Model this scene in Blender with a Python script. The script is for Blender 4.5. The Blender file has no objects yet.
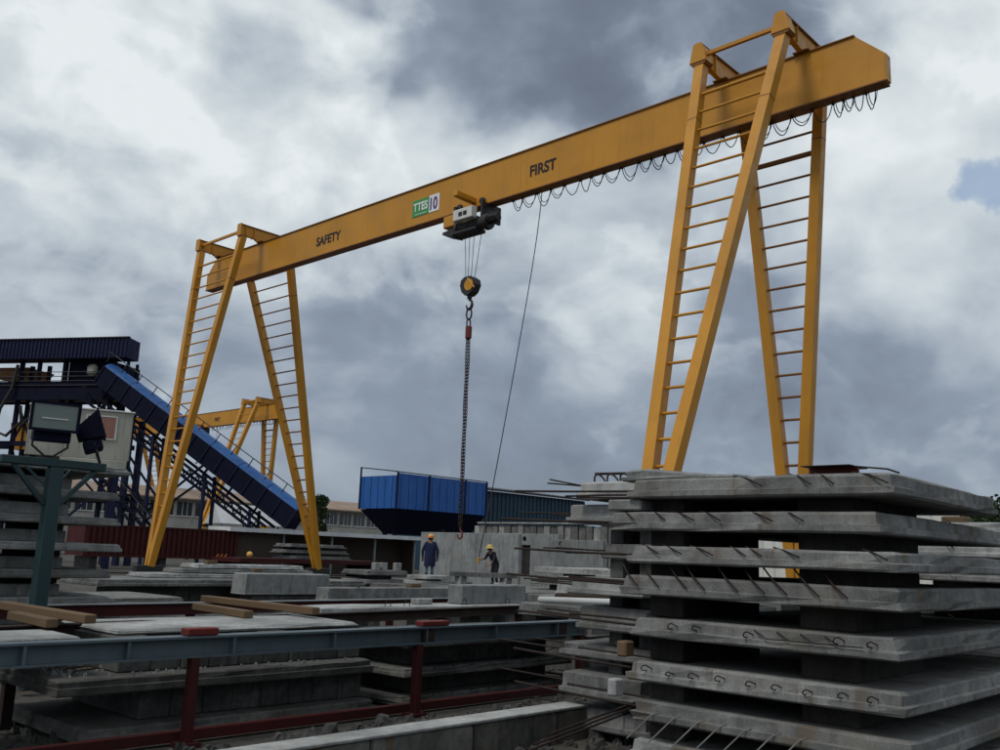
import bpy, bmesh, math, random
from mathutils import Vector, Matrix
random.seed(7)
S = bpy.context.scene
COL = S.collection
R = math.radians

# ------------------------------------------------------------------ camera
# yard axes: +X runs right-forward (crane rail direction), +Y runs left-forward (crane beam direction)
YAW, PITCH, ROLL = R(43.107), R(10.902), R(2.169)
c_, s_ = math.cos(YAW), math.sin(YAW)
fwd = Vector((math.cos(PITCH)*c_, math.cos(PITCH)*s_, math.sin(PITCH)))
right = Vector((s_, -c_, 0))
up = right.cross(fwd)
r2 = right*math.cos(ROLL) + up*math.sin(ROLL)
u2 = up*math.cos(ROLL) - right*math.sin(ROLL)
cam = bpy.data.cameras.new('camera')
cam.sensor_width = 36.0
cam.lens = 36.0*931.3/1000.0
cam.clip_start = 0.05
cam.clip_end = 3000
co = bpy.data.objects.new('camera', cam)
co.matrix_world = Matrix(((r2.x, u2.x, -fwd.x, 0), (r2.y, u2.y, -fwd.y, 0), (r2.z, u2.z, -fwd.z, 1.8), (0, 0, 0, 1)))
COL.objects.link(co)
S.camera = co
S.view_settings.view_transform = 'Standard'
S.view_settings.look = 'None'
S.view_settings.exposure = 0.0
S.view_settings.gamma = 1.0
S.view_settings.use_curve_mapping = False

# ------------------------------------------------------------------ sun (veiled by cloud)
SUN_EL, SUN_DIR = R(56), Vector((-0.97, 0.10, 0)).normalized()   # horizontal direction towards the sun
sl = bpy.data.lights.new('sun', 'SUN')
sl.energy = 1.5
sl.angle = R(14)
sl.color = (1.0, 0.95, 0.88)
so = bpy.data.objects.new('sun', sl)
sd = Vector((SUN_DIR.x*math.cos(SUN_EL), SUN_DIR.y*math.cos(SUN_EL), math.sin(SUN_EL)))
so.rotation_euler = sd.to_track_quat('Z', 'Y').to_euler()
so.location = sd*60
COL.objects.link(so)

# ------------------------------------------------------------------ node helpers
class NT:
    def __init__(s, tree): s.t = tree; s.n = tree.nodes; s.l = tree.links
    def new(s, typ, **kw):
        n = s.n.new(typ)
        for k, v in kw.items(): setattr(n, k, v)
        return n
    def put(s, node, name, v):
        inp = node.inputs[name]
        if hasattr(v, 'node'): s.l.new(v, inp)
        else: inp.default_value = v
    def math(s, op, a, b=None, c=None, clamp=False):
        n = s.new('ShaderNodeMath', operation=op, use_clamp=clamp)
        s.put(n, 0, a)
        if b is not None: s.put(n, 1, b)
        if c is not None: s.put(n, 2, c)
        return n.outputs[0]
    def vmath(s, op, a, b=None, out=0):
        n = s.new('ShaderNodeVectorMath', operation=op)
        s.put(n, 0, a)
        if b is not None: s.put(n, 1, b)
        return n.outputs[out]
    def noise(s, vec, scale, detail=4, rough=.5, dist=0.0, out=0):
        n = s.new('ShaderNodeTexNoise')
        s.put(n, 'Vector', vec); s.put(n, 'Scale', scale); s.put(n, 'Detail', detail); s.put(n, 'Roughness', rough); s.put(n, 'Distortion', dist)
        return n.outputs[out]
    def mr(s, v, a, b, c=0.0, d=1.0, smooth=True):
        n = s.new('ShaderNodeMapRange', interpolation_type='SMOOTHSTEP' if smooth else 'LINEAR')
        s.put(n, 0, v); s.put(n, 1, a); s.put(n, 2, b); s.put(n, 3, c); s.put(n, 4, d)
        return n.outputs[0]
    def ramp(s, v, stops):
        n = s.new('ShaderNodeValToRGB')
        e = n.color_ramp.elements
        while len(e) < len(stops): e.new(0.5)
        for el, (p, col) in zip(e, stops): el.position = p; el.color = (*col, 1)
        s.put(n, 0, v)
        return n.outputs[0]
    def mix(s, f, a, b, typ='MIX'):
        n = s.new('ShaderNodeMix', data_type='RGBA', blend_type=typ)
        s.put(n, 0, f)
        for i, v in ((6, a), (7, b)):
            if hasattr(v, 'node'): s.l.new(v, n.inputs[i])
            else: n.inputs[i].default_value = (*v, 1) if len(v) == 3 else v
        return n.outputs[2]

# ------------------------------------------------------------------ world: broken overcast sky
W = bpy.data.worlds.new('World')
S.world = W
W.use_nodes = True
W.cycles.sampling_method = 'MANUAL'
W.cycles.sample_map_resolution = 256
nt = NT(W.node_tree)
for n in list(nt.n): nt.n.remove(n)
out = nt.new('ShaderNodeOutputWorld')
bg = nt.new('ShaderNodeBackground')
nt.l.new(bg.outputs[0], out.inputs[0])
bg.inputs[1].default_value = 0.1
sky = nt.new('ShaderNodeTexSky', sky_type='NISHITA')
sky.sun_disc = False
sky.sun_elevation = SUN_EL
sky.sun_rotation = math.atan2(SUN_DIR.x, SUN_DIR.y)
tc = nt.new('ShaderNodeTexCoord')
d = tc.outputs['Generated']
sep = nt.new('ShaderNodeSeparateXYZ'); nt.l.new(d, sep.inputs[0])
z = nt.math('MAXIMUM', sep.outputs[2], 0.0)
# cloud coordinates: heaped cloud, a little flattened towards the horizon
lay = nt.vmath('MULTIPLY', d, (1.0, 1.0, 1.55))
wob = nt.vmath('SUBTRACT', nt.noise(lay, 3.0, 3, .55, 0, 1), (0.5, 0.5, 0.5))
def scaled(v, k):
    n = nt.new('ShaderNodeVectorMath', operation='SCALE'); nt.l.new(v, n.inputs[0]); n.inputs['Scale'].default_value = k; return n.outputs[0]
layw = nt.vmath('ADD', lay, scaled(wob, .16))
big = nt.noise(layw, 3.4, 6, .52)
big_up = nt.noise(nt.vmath('ADD', layw, (-.012, .0, .05)), 3.4, 6, .52)     # the deck sampled a little higher: gives tops and undersides
relief = nt.math('SUBTRACT', big, big_up)
bil = nt.math('ABSOLUTE', nt.math('MULTIPLY_ADD', nt.noise(layw, 9.5, 3, .5), 2.0, -1.0))
# heavier and brighter parts of the cloud deck (direction, angular radius, amount), with ragged edges
dd = nt.vmath('NORMALIZE', nt.vmath('ADD', d, scaled(nt.vmath('SUBTRACT', nt.noise(d, 5.0, 4, .6, 0, 1), (.5, .5, .5)), .24)))
def blob(v, rad, amt, core=.25):
    dt = nt.vmath('DOT_PRODUCT', dd, Vector(v).normalized(), out=1)
    return nt.mr(dt, math.cos(R(rad)), math.cos(R(rad*core)), 0.0, amt)
val = nt.math('MULTIPLY_ADD', z, 0.98, 0.315)
val = nt.math('MINIMUM', val, 0.70)
val = nt.math('SUBTRACT', val, nt.mr(z, .55, .95, 0, .20))      # unseen cloud overhead made greyer to dim the ambient light on the yard
for a in [((.535, .68, .505), 5.5, -.14, .4), ((.60, .63, .505), 7.5, -.22, .4), ((.665, .545, .515), 8.5, -.24, .4), ((.735, .45, .515), 9.0, -.27, .5), ((.785, .365, .51), 6, -.16, .4),
          ((.33, .86, .39), 18, .10), ((.45, .78, .44), 14, .07), ((.88, .27, .41), 13, .13), ((.885, .33, .33), 7, .07), ((.76, .54, .365), 8, .02),
          ((.87, .39, .24), 8, -.13, .5), ((.93, .29, .19), 8, -.09), ((.80, .57, .20), 6.0, .14, .4), ((.60, .77, .16), 12, -.03), ((.42, .87, .235), 7, -.07, .5), ((.67, .70, .26), 9, -.08, .5), ((.74, .65, .13), 12, -.06)]:
    val = nt.math('ADD', val, blob(*a))
val = nt.math('ADD', val, nt.math('MULTIPLY', nt.math('SUBTRACT', nt.mr(big, .34, .66, 0, 1, False), .5), 0.20))
val = nt.math('ADD', val, nt.math('MULTIPLY', relief, 0.75))
val = nt.math('ADD', val, nt.math('MULTIPLY', nt.math('SUBTRACT', bil, .2), 0.11))
def ramp_cloud(v): return nt.ramp(v, [(0.0, (1.35, 1.6, 2.1)), (.22, (1.75, 2.1, 2.7)), (.40, (2.6, 3.1, 3.85)), (.58, (4.6, 5.2, 5.8)), (.76, (6.4, 7.0, 7.3)), (.96, (8.3, 8.75, 8.9))])
# nearer heaped clouds with crisp, cauliflower-like edges: bright rims, greyer cores and undersides
def vor(vec, scale):
    n = nt.new('ShaderNodeTexVoronoi', feature='F1'); nt.put(n, 'Vector', vec); nt.put(n, 'Scale', scale); return n.outputs['Distance']
hv = nt.vmath('ADD', nt.vmath('MULTIPLY', d, (1.0, 1.0, 1.35)), scaled(wob, .10))
heap = nt.noise(nt.vmath('ADD', hv, (3.7, 1.9, 8.2)), 4.2, 6, .52)
heap = nt.math('ADD', heap, nt.math('MULTIPLY', nt.math('SUBTRACT', .45, vor(hv, 10.0)), .075))
heap = nt.math('ADD', heap, nt.math('MULTIPLY', nt.math('SUBTRACT', .45, vor(nt.vmath('ADD', hv, (.37, .11, .53)), 25.0)), .028))
hmask = nt.mr(heap, .478, .528)
core = nt.mr(heap, .51, .66)
hval = nt.math('ADD', val, nt.math('MULTIPLY_ADD', core, -.24, .10))
hval = nt.math('ADD', hval, nt.math('MULTIPLY', relief, .35))
val2 = nt.math('ADD', nt.math('MULTIPLY', val, nt.math('SUBTRACT', 1.0, hmask)), nt.math('MULTIPLY', hval, hmask))
low = nt.mr(z, .04, .33, .42, 0.0)      # distant cloud merges into an even blue-grey bank
val2 = nt.math('ADD', nt.math('MULTIPLY', val2, nt.math('SUBTRACT', 1.0, low)), nt.math('MULTIPLY', low, .385))
ccol = ramp_cloud(val2)
# a small gap of blue where the cloud opens
dt = nt.vmath('DOT_PRODUCT', nt.vmath('NORMALIZE', nt.vmath('ADD', d, scaled(nt.vmath('SUBTRACT', nt.noise(d, 14.0, 4, .6, 0, 1), (.5, .5, .5)), .10))), Vector((.907, .226, .357)).normalized(), out=1)
gap = nt.mr(dt, math.cos(R(2.0)), math.cos(R(.9)), 0, .7)
skyc = nt.mix(gap, ccol, nt.mix(.45, sky.outputs[0], (3.2, 4.8, 7.2)))
# the clear sky behind lends a little of its own colour everywhere
fin = nt.mix(.06, skyc, sky.outputs[0])
nt.l.new(fin, bg.inputs[0])

# ------------------------------------------------------------------ materials
MATS = {}
def mat_base(name):
    m = bpy.data.materials.new(name); m.use_nodes = True
    t = NT(m.node_tree)
    for n in list(t.n): t.n.remove(n)
    o = t.new('ShaderNodeOutputMaterial'); b = t.new('ShaderNodeBsdfPrincipled')
    t.l.new(b.outputs[0], o.inputs[0])
    MATS[name] = m
    return m, t, b
def pos_off(t, amt=7.0):
    g = t.new('ShaderNodeNewGeometry'); oi = t.new('ShaderNodeObjectInfo')
    n = t.new('ShaderNodeVectorMath', operation='SCALE'); n.inputs[0].default_value = (amt, amt*.7, amt*.4); t.l.new(oi.outputs['Random'], n.inputs['Scale'])
    return t.vmath('ADD', g.outputs['Position'], n.outputs[0]), oi.outputs['Random'], g
def bump(t, b, h, strength=.3, dist=.01):
    n = t.new('ShaderNodeBump'); n.inputs['Strength'].default_value = strength; n.inputs['Distance'].default_value = dist
    t.l.new(h, n.inputs['Height']); t.l.new(n.outputs[0], b.inputs['Normal'])
def concrete(name, base=(.175, .178, .172), dark=.45, light=1.35, vary=.25, streak=.30, stain=None, rough=.92):
    m, t, b = mat_base(name)
    p, rnd, g = pos_off(t)
    n1 = t.noise(p, 1.3, 6, .62)
    n2 = t.noise(p, 9.0, 6, .65)
    n3 = t.noise(p, 70.0, 3, .7)
    mp = t.new('ShaderNodeMapping'); mp.inputs['Scale'].default_value = (9, 9, .9); t.l.new(p, mp.inputs[0])
    st = t.noise(mp.outputs[0], 1.0, 5, .65)
    v = t.math('MULTIPLY', t.mr(n1, .3, .72, dark+.2, light), t.mr(n2, .28, .75, dark+.3, 1.18))
    v = t.math('MULTIPLY', v, t.mr(n3, .25, .75, .80, 1.15))
    sepn = t.new('ShaderNodeSeparateXYZ'); t.l.new(g.outputs['Normal'], sepn.inputs[0])
    vert = t.math('SUBTRACT', 1.0, t.math('ABSOLUTE', sepn.outputs[2]))
    stv = t.mr(st, .48, .66, 0, streak)
    v = t.math('MULTIPLY', v, t.math('SUBTRACT', 1.0, t.math('MULTIPLY', stv, vert)))
    v = t.math('MULTIPLY', v, t.math('MULTIPLY_ADD', rnd, 2*vary, 1-vary))
    c = t.mix(1.0, (*base, 1), t.ramp(v, [(0, (0, 0, 0)), (1, (1, 1, 1))]), 'MULTIPLY')
    vv = t.new('ShaderNodeCombineColor'); [t.l.new(v, vv.inputs[i]) for i in range(3)]
    c = t.mix(1.0, (*base, 1), vv.outputs[0], 'MULTIPLY')
    c = t.mix(t.mr(t.noise(p, 2.1, 4, .6), .50, .72, 0, .35), c, (base[0]*.80, base[1]*.70, base[2]*.52))
    if stain:
        mp2 = t.new('ShaderNodeMapping'); mp2.inputs['Scale'].default_value = (5, 5, .5); t.l.new(p, mp2.inputs[0])
        c = t.mix(t.mr(t.noise(mp2.outputs[0], 1.0, 5, .6), .54, .66, 0, .75), c, stain)
    t.l.new(c, b.inputs['Base Color'])
    b.inputs['Roughness'].default_value = rough
    b.inputs['Specular IOR Level'].default_value = .25
    hb = t.math('MULTIPLY_ADD', n2, .6, t.math('MULTIPLY', n3, .4))
    bump(t, b, hb, .55, .012)
    return m
def paint(name, base, dirt=(.05, .035, .02), damt=.5, rough=.5, vary=.0, scale=2.0, stripes=None, metallic=0.0, fade=.14, spec=.4):
    m, t, b = mat_base(name)
    p, rnd, g = pos_off(t)
    n1 = t.noise(p, scale, 6, .65)
    mp = t.new('ShaderNodeMapping'); mp.inputs['Scale'].default_value = (6, 6, .55); t.l.new(p, mp.inputs[0])
    st = t.noise(mp.outputs[0], 1.0, 6, .62)
    v = t.mr(t.noise(p, .5, 4, .6), .3, .7, 1-fade, 1+fade)
    vv = t.new('ShaderNodeCombineColor'); [t.l.new(v, vv.inputs[i]) for i in range(3)]
    c = t.mix(1.0, (*base, 1), vv.outputs[0], 'MULTIPLY')
    c = t.mix(t.mr(st, .50, .74, 0, damt), c, dirt)
    c = t.mix(t.mr(n1, .58, .76, 0, damt*.8), c, dirt)
    t.l.new(c, b.inputs['Base Color'])
    t.l.new(t.mr(n1, .3, .7, max(.15, rough-.1), min(1, rough+.2)), b.inputs['Roughness'])
    b.inputs['Metallic'].default_value = metallic; b.inputs['Specular IOR Level'].default_value = spec
    bump(t, b, t.noise(p, 25, 4, .6), .12, .004)
    return m
concrete('concrete')
concrete('concrete_stack', base=(.20, .203, .196), dark=.5, light=1.25, vary=.26, streak=.25, stain=(.125, .10, .075))
concrete('concrete_dark_grey', base=(.105, .105, .098), dark=.4, vary=.25, streak=.3)  # deeper grey base, mainly for the slabs in the rack
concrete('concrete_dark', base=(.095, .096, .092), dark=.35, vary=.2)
concrete('concrete_pale', base=(.30, .307, .30), dark=.5, vary=.12, streak=.25)
concrete('concrete_panel', base=(.225, .235, .235), dark=.6, light=1.15, vary=.12, streak=.3)
concrete('concrete_rusty', base=(.20, .195, .17), stain=(.15, .07, .018), vary=0)
concrete('spacer', base=(.05, .045, .040), vary=.3)  # near-black base puts the shade of the stack gaps into the colour
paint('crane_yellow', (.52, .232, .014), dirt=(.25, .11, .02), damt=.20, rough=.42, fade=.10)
paint('crane_brown', (.22, .085, .015), dirt=(.08, .04, .018), damt=.5, rough=.5)  # brown version of crane yellow, also used to paint in shade
paint('dark_steel', (.02, .02, .022), dirt=(.05, .035, .025), damt=.5, rough=.55)
paint('rusty_steel', (.026, .014, .010), dirt=(.06, .028, .014), damt=.6, rough=.8)
paint('rebar', (.022, .014, .011), dirt=(.06, .03, .016), damt=.6, rough=.85)
paint('rebar_grey', (.16, .155, .15), dirt=(.09, .06, .04), damt=.5, rough=.7)
paint('maroon', (.055, .009, .009), dirt=(.024, .012, .010), damt=.6, rough=.65, spec=.25)
paint('red_paint', (.14, .013, .010), dirt=(.05, .02, .014), damt=.5, rough=.5)
paint('blue_grey', (.085, .115, .132), dirt=(.055, .055, .05), damt=.45, rough=.5)
paint('grey_steel', (.21, .225, .235), dirt=(.09, .075, .06), damt=.5, rough=.5)
paint('teal_paint', (.016, .042, .047), dirt=(.035, .03, .025), damt=.45, rough=.55)
paint('navy', (.010, .013, .045), dirt=(.014, .014, .02), damt=.4, rough=.6, spec=.2)
paint('navy_dark', (.005, .0065, .020), dirt=(.008, .008, .011), damt=.4, rough=.7, spec=.12)
paint('bright_blue', (.012, .10, .36), dirt=(.09, .13, .18), damt=.5, rough=.5)
paint('cover_blue', (.013, .085, .27), dirt=(.13, .17, .20), damt=.5, rough=.6)
paint('teal_clad', (.013, .042, .072), dirt=(.03, .05, .06), damt=.45, rough=.55)
paint('cream', (.36, .355, .30), dirt=(.17, .155, .12), damt=.5, rough=.6)
paint('off_white', (.62, .62, .58), dirt=(.30, .28, .23), damt=.3, rough=.6)
paint('white_roof', (.60, .62, .63), dirt=(.33, .31, .28), damt=.35, rough=.65)
paint('brown_roof', (.27, .20, .15), dirt=(.15, .11, .08), damt=.5, rough=.9)
paint('far_wall', (.42, .40, .36), dirt=(.22, .19, .15), damt=.5, rough=.9)
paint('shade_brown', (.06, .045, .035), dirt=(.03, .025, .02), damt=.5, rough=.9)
paint('timber', (.125, .080, .043), dirt=(.13, .09, .055), damt=.55, rough=.85, scale=6)
paint('curtain', (.42, .20, .15), dirt=(.30, .14, .10), damt=.3, rough=.9)
paint('rubber', (.018, .018, .018), dirt=(.04, .035, .03), damt=.4, rough=.7)
paint('sign_green', (.035, .30, .075), damt=.1, rough=.5)
paint('sign_white', (.72, .74, .74), dirt=(.45, .44, .40), damt=.2, rough=.5)
paint('ink_black', (.012, .011, .010), damt=.1, rough=.6)
paint('ink_purple', (.12, .05, .22), damt=.1, rough=.6)
paint('orange_mark', (.62, .20, .03), damt=.2, rough=.6)
paint('pvc_white', (.48, .49, .48), dirt=(.40, .37, .32), damt=.35, rough=.45)
paint('workwear_blue', (.009, .016, .055), dirt=(.02, .022, .04), damt=.4, rough=.95, scale=12)
paint('workwear_dark', (.016, .017, .024), dirt=(.02, .02, .02), damt=.3, rough=.95, scale=12)
paint('jeans', (.12, .18, .24), dirt=(.07, .09, .11), damt=.4, rough=.95, scale=12)
paint('skin', (.24, .125, .075), damt=.0, rough=.6)
paint('hair', (.014, .011, .009), damt=.0, rough=.7)
paint('helmet_yellow', (.70, .40, .08), damt=.15, rough=.35)
paint('helmet_orange', (.62, .17, .05), damt=.15, rough=.35)
paint('straw', (.60, .43, .13), dirt=(.35, .24, .1), damt=.3, rough=.9, scale=15)
paint('bark', (.07, .05, .035), damt=.4, rough=.95)
def leaf_mat(name, a, b2):
    m, t, b = mat_base(name)
    p, rnd, g = pos_off(t)
    c = t.mix(t.mr(t.noise(p, 3.0, 3, .6), .35, .65), a, b2)
    t.l.new(c, b.inputs['Base Color']); b.inputs['Roughness'].default_value = .7
leaf_mat('leaf', (.03, .06, .022), (.055, .095, .03))
def glass_mat():
    m, t, b = mat_base('lamp_glass')
    b.inputs['Base Color'].default_value = (.27, .32, .30, 1); b.inputs['Roughness'].default_value = .22
    b.inputs['Metallic'].default_value = .35
    m, t, b = mat_base('window_glass')
    b.inputs['Base Color'].default_value = (.05, .055, .06, 1); b.inputs['Roughness'].default_value = .08
glass_mat()
def ground_mat():
    m, t, b = mat_base('yard_ground')
    g = t.new('ShaderNodeNewGeometry'); p = g.outputs['Position']
    n1 = t.noise(p, .25, 6, .6); n2 = t.noise(p, 3.0, 7, .7); n3 = t.noise(p, 28.0, 4, .7)
    c = t.ramp(n1, [(.25, (.035, .030, .025)), (.5, (.065, .058, .048)), (.75, (.11, .10, .086))])
    v = t.math('MULTIPLY', t.mr(n2, .25, .75, .55, 1.35), t.mr(n3, .25, .75, .6, 1.35))
    vv = t.new('ShaderNodeCombineColor'); [t.l.new(v, vv.inputs[i]) for i in range(3)]
    t.l.new(t.mix(1.0, c, vv.outputs[0], 'MULTIPLY'), b.inputs['Base Color'])
    b.inputs['Roughness'].default_value = .95
    bump(t, b, t.math('ADD', n2, t.math('MULTIPLY', n3, .5)), .8, .04)
ground_mat()

# ------------------------------------------------------------------ mesh helpers
class MB:
    def __init__(s): s.v = []; s.f = []
    def add(s, vs, fs):
        o = len(s.v); s.v += [tuple(v) for v in vs]; s.f += [tuple(i+o for i in f) for f in fs]; return s
    def box(s, x0, x1, y0, y1, z0, z1):
        return s.add([(x0, y0, z0), (x1, y0, z0), (x1, y1, z0), (x0, y1, z0), (x0, y0, z1), (x1, y0, z1), (x1, y1, z1), (x0, y1, z1)],
                     [(3, 2, 1, 0), (4, 5, 6, 7), (0, 1, 5, 4), (1, 2, 6, 5), (2, 3, 7, 6), (3, 0, 4, 7)])
    def cbox(s, x0, x1, y0, y1, z0, z1, b=.01):
        # box with chamfered edges
        b = min(b, (x1-x0)*.4, (y1-y0)*.4, (z1-z0)*.4)
        bm = bmesh.new(); bmesh.ops.create_cube(bm, size=1)
        for v in bm.verts: v.co = Vector((x0+(v.co.x+.5)*(x1-x0), y0+(v.co.y+.5)*(y1-y0), z0+(v.co.z+.5)*(z1-z0)))
        bmesh.ops.bevel(bm, geom=bm.edges[:], offset=b, segments=1, affect='EDGES')
        return s.bm(bm)
    def bm(s, bm):
        bm.verts.index_update()
        s.add([v.co[:] for v in bm.verts], [tuple(v.index for v in f.verts) for f in bm.faces]); bm.free(); return s
    def beam(s, p0, p1, w, h, side=(0, 1, 0), cut=None):
        # rectangular bar from p0 to p1: w along 'side', h across
        p0, p1 = Vector(p0), Vector(p1); a = (p1-p0).normalized(); sd_ = Vector(side); sd_ = (sd_-a*sd_.dot(a)).normalized(); n = a.cross(sd_)
        vs = []
        for p in (p0, p1):
            for i, j in ((-1, -1), (1, -1), (1, 1), (-1, 1)): vs.append(p+sd_*(i*w/2)+n*(j*h/2))
        return s.add(vs, [(3, 2, 1, 0), (4, 5, 6, 7), (0, 1, 5, 4), (1, 2, 6, 5), (2, 3, 7, 6), (3, 0, 4, 7)])
    def tube(s, pts, r, n=8, cap=True):
        pts = [Vector(p) for p in pts]; rings = []
        prev = None
        rr = r if isinstance(r, (list, tuple)) else [r]*len(pts)
        vs = []
        for i, p in enumerate(pts):
            a = (pts[min(i+1, len(pts)-1)]-pts[max(i-1, 0)]).normalized()
            if prev is None:
                ref = Vector((0, 0, 1)) if abs(a.z) < .9 else Vector((1, 0, 0))
                u = a.cross(ref).normalized()
            else: u = (prev-a*prev.dot(a)).normalized()
            prev = u; w = a.cross(u)
            for k in range(n):
                t = 2*math.pi*k/n; vs.append(p+u*(math.cos(t)*rr[i])+w*(math.sin(t)*rr[i]))
        fs = []
        for i in range(len(pts)-1):
            for k in range(n): fs.append((i*n+k, i*n+(k+1) % n, (i+1)*n+(k+1) % n, (i+1)*n+k))
        if cap: fs += [tuple(range(n-1, -1, -1)), tuple((len(pts)-1)*n+k for k in range(n))]
        return s.add(vs, fs)
    def prism(s, poly, axis, a0, a1):
        # polygon in the two other axes, extruded along axis 'x','y' or 'z'
        def P(u, v, a): return {'x': (a, u, v), 'y': (u, a, v), 'z': (u, v, a)}[axis]
        n = len(poly); vs = [P(u, v, a0) for u, v in poly]+[P(u, v, a1) for u, v in poly]
        bm = bmesh.new(); bv = [bm.verts.new(v) for v in vs]
        bm.faces.new(bv[:n]); bm.faces.new(bv[n:])
        for i in range(n): bm.faces.new((bv[i], bv[(i+1) % n], bv[n+(i+1) % n], bv[n+i]))
        bmesh.ops.recalc_face_normals(bm, faces=bm.faces[:])
        return s.bm(bm)
    def lathe(s, prof, c, n=16, axis='z'):
        # profile of (radius, height) about an axis through c
        vs = []; m = len(prof)
        for r, h in prof:
            for k in range(n):
                t = 2*math.pi*k/n; a, b = r*math.cos(t), r*math.sin(t)
                vs.append({'z': (c[0]+a, c[1]+b, c[2]+h), 'y': (c[0]+a, c[1]+h, c[2]+b), 'x': (c[0]+h, c[1]+a, c[2]+b)}[axis])
        fs = [(i*n+k, i*n+(k+1) % n, (i+1)*n+(k+1) % n, (i+1)*n+k) for i in range(m-1) for k in range(n)]
        fs += [tuple(range(n-1, -1, -1)), tuple((m-1)*n+k for k in range(n))]
        return s.add(vs, fs)
    def mesh(s, name, mat, off=(0, 0, 0), smooth=False):
        me = bpy.data.meshes.new(name)
        me.from_pydata([(v[0]-off[0], v[1]-off[1], v[2]-off[2]) for v in s.v], [], s.f)
        bm = bmesh.new(); bm.from_mesh(me); bmesh.ops.recalc_face_normals(bm, faces=bm.faces[:]); bm.to_mesh(me); bm.free()
        if smooth:
            for p in me.polygons: p.use_smooth = True
            try: me.set_sharp_from_angle(angle=R(40))
            except Exception: pass
        me.materials.append(MATS[mat]); me.update()
        return me
    def build(s, name, mat, parent=None, smooth=False):
        if parent is None:
            xs, ys, zs = zip(*s.v)
            off = ((min(xs)+max(xs))/2, (min(ys)+max(ys))/2, min(zs))
            o = bpy.data.objects.new(name, s.mesh(name, mat, off, smooth)); o.location = off
        else:
            off = BASE.get(root_of(parent).name, (0, 0, 0))
            o = bpy.data.objects.new(name, s.mesh(name, mat, off, smooth)); o.parent = parent
        COL.objects.link(o)
        return o
BASE = {}
def root_of(o):
    while o.parent: o = o.parent
    return o
def thing(name, label, cat, loc=(0, 0, 0), rz=0.0, group=None, local=False):
    o = bpy.data.objects.new(name, None); o.empty_display_size = .3
    o.location = loc; o.rotation_euler = (0, 0, rz)
    COL.objects.link(o)
    BASE[o.name] = (0, 0, 0) if local else tuple(loc)     # local: parts are modelled in the thing's own axes
    return tag(o, label, cat, group)
def tag(o, label=None, cat=None, group=None, kind=None):
    if label: o['label'] = label
    if cat: o['category'] = cat
    if group: o['group'] = group
    if kind or cat: o['kind'] = kind or 'thing'
    return o
def share(src, loc, parent=None, name=None, rot=None):
    o = bpy.data.objects.new(name or src.name.split('.')[0], src.data); o.parent = parent; o.location = loc
    if rot: o.rotation_euler = rot
    COL.objects.link(o); return o
def copy_tree(o, parent=None):
    c = o.copy(); COL.objects.link(c); c.parent = parent
    for ch in list(o.children): copy_tree(ch, c)
    return c
def text(body, name, mat, parent, y_left, y_right, z0, z1, x, bold=.02):
    # lettering on a face that looks towards -X: reads from larger to smaller Y
    cu = bpy.data.curves.new(name, 'FONT'); cu.body = body; cu.offset = bold; cu.extrude = .006
    tmp = bpy.data.objects.new('tmp', cu); COL.objects.link(tmp)
    dg = bpy.context.evaluated_depsgraph_get()
    me = bpy.data.meshes.new_from_object(tmp.evaluated_get(dg)); bpy.data.objects.remove(tmp)
    xs = [v.co.x for v in me.vertices]; ys = [v.co.y for v in me.vertices]
    x0, x1, yy0, yy1 = min(xs), max(xs), min(ys), max(ys)
    off = BASE.get(root_of(parent).name, (0, 0, 0))
    for v in me.vertices:
        a = (v.co.x-x0)/(x1-x0); b = (v.co.y-yy0)/(yy1-yy0)
        v.co = Vector((x-v.co.z-off[0], y_left+(y_right-y_left)*a-off[1], z0+(z1-z0)*b-off[2]))
    me.materials.clear(); me.materials.append(MATS[mat])
    o = bpy.data.objects.new(name, me); o.parent = parent; COL.objects.link(o); return o
ORD = ['topmost', 'second', 'third', 'fourth', 'fifth', 'sixth', 'seventh', 'eighth', 'ninth', 'tenth']

# ------------------------------------------------------------------ setting: ground and crane rails
bm = bmesh.new()
def gh(x, y):
    dd_ = math.hypot(x, y)
    return -.02+.035*math.sin(x*.9+1.3)*math.cos(y*.7)+.02*math.sin(x*2.3+y*1.9) if dd_ < 60 else -.02
N = 90
vg = {}
for i in range(N+1):
    for j in range(N+1):
        a = (i/N*2-1); b = (j/N*2-1)
        x = 25+math.copysign(abs(a)**2.6, a)*1500; y = 25+math.copysign(abs(b)**2.6, b)*1500
        vg[i, j] = bm.verts.new((x, y, gh(x, y)-.03))
for i in range(N):
    for j in range(N): bm.faces.new((vg[i, j], vg[i+1, j], vg[i+1, j+1], vg[i, j+1]))
me = bpy.data.meshes.new('ground'); bm.to_mesh(me); bm.free(); me.materials.append(MATS['yard_ground'])
g_o = bpy.data.objects.new('ground', me); COL.objects.link(g_o); tag(g_o, kind='structure')

for yy, x0, x1 in ((43.8, 8, 75), (13.0, 16.5, 70)):
    o = MB().box(x0, x1, yy-.03, yy+.03, -.06, .055).build('crane_rail', 'rusty_steel'); tag(o, kind='structure')
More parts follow.
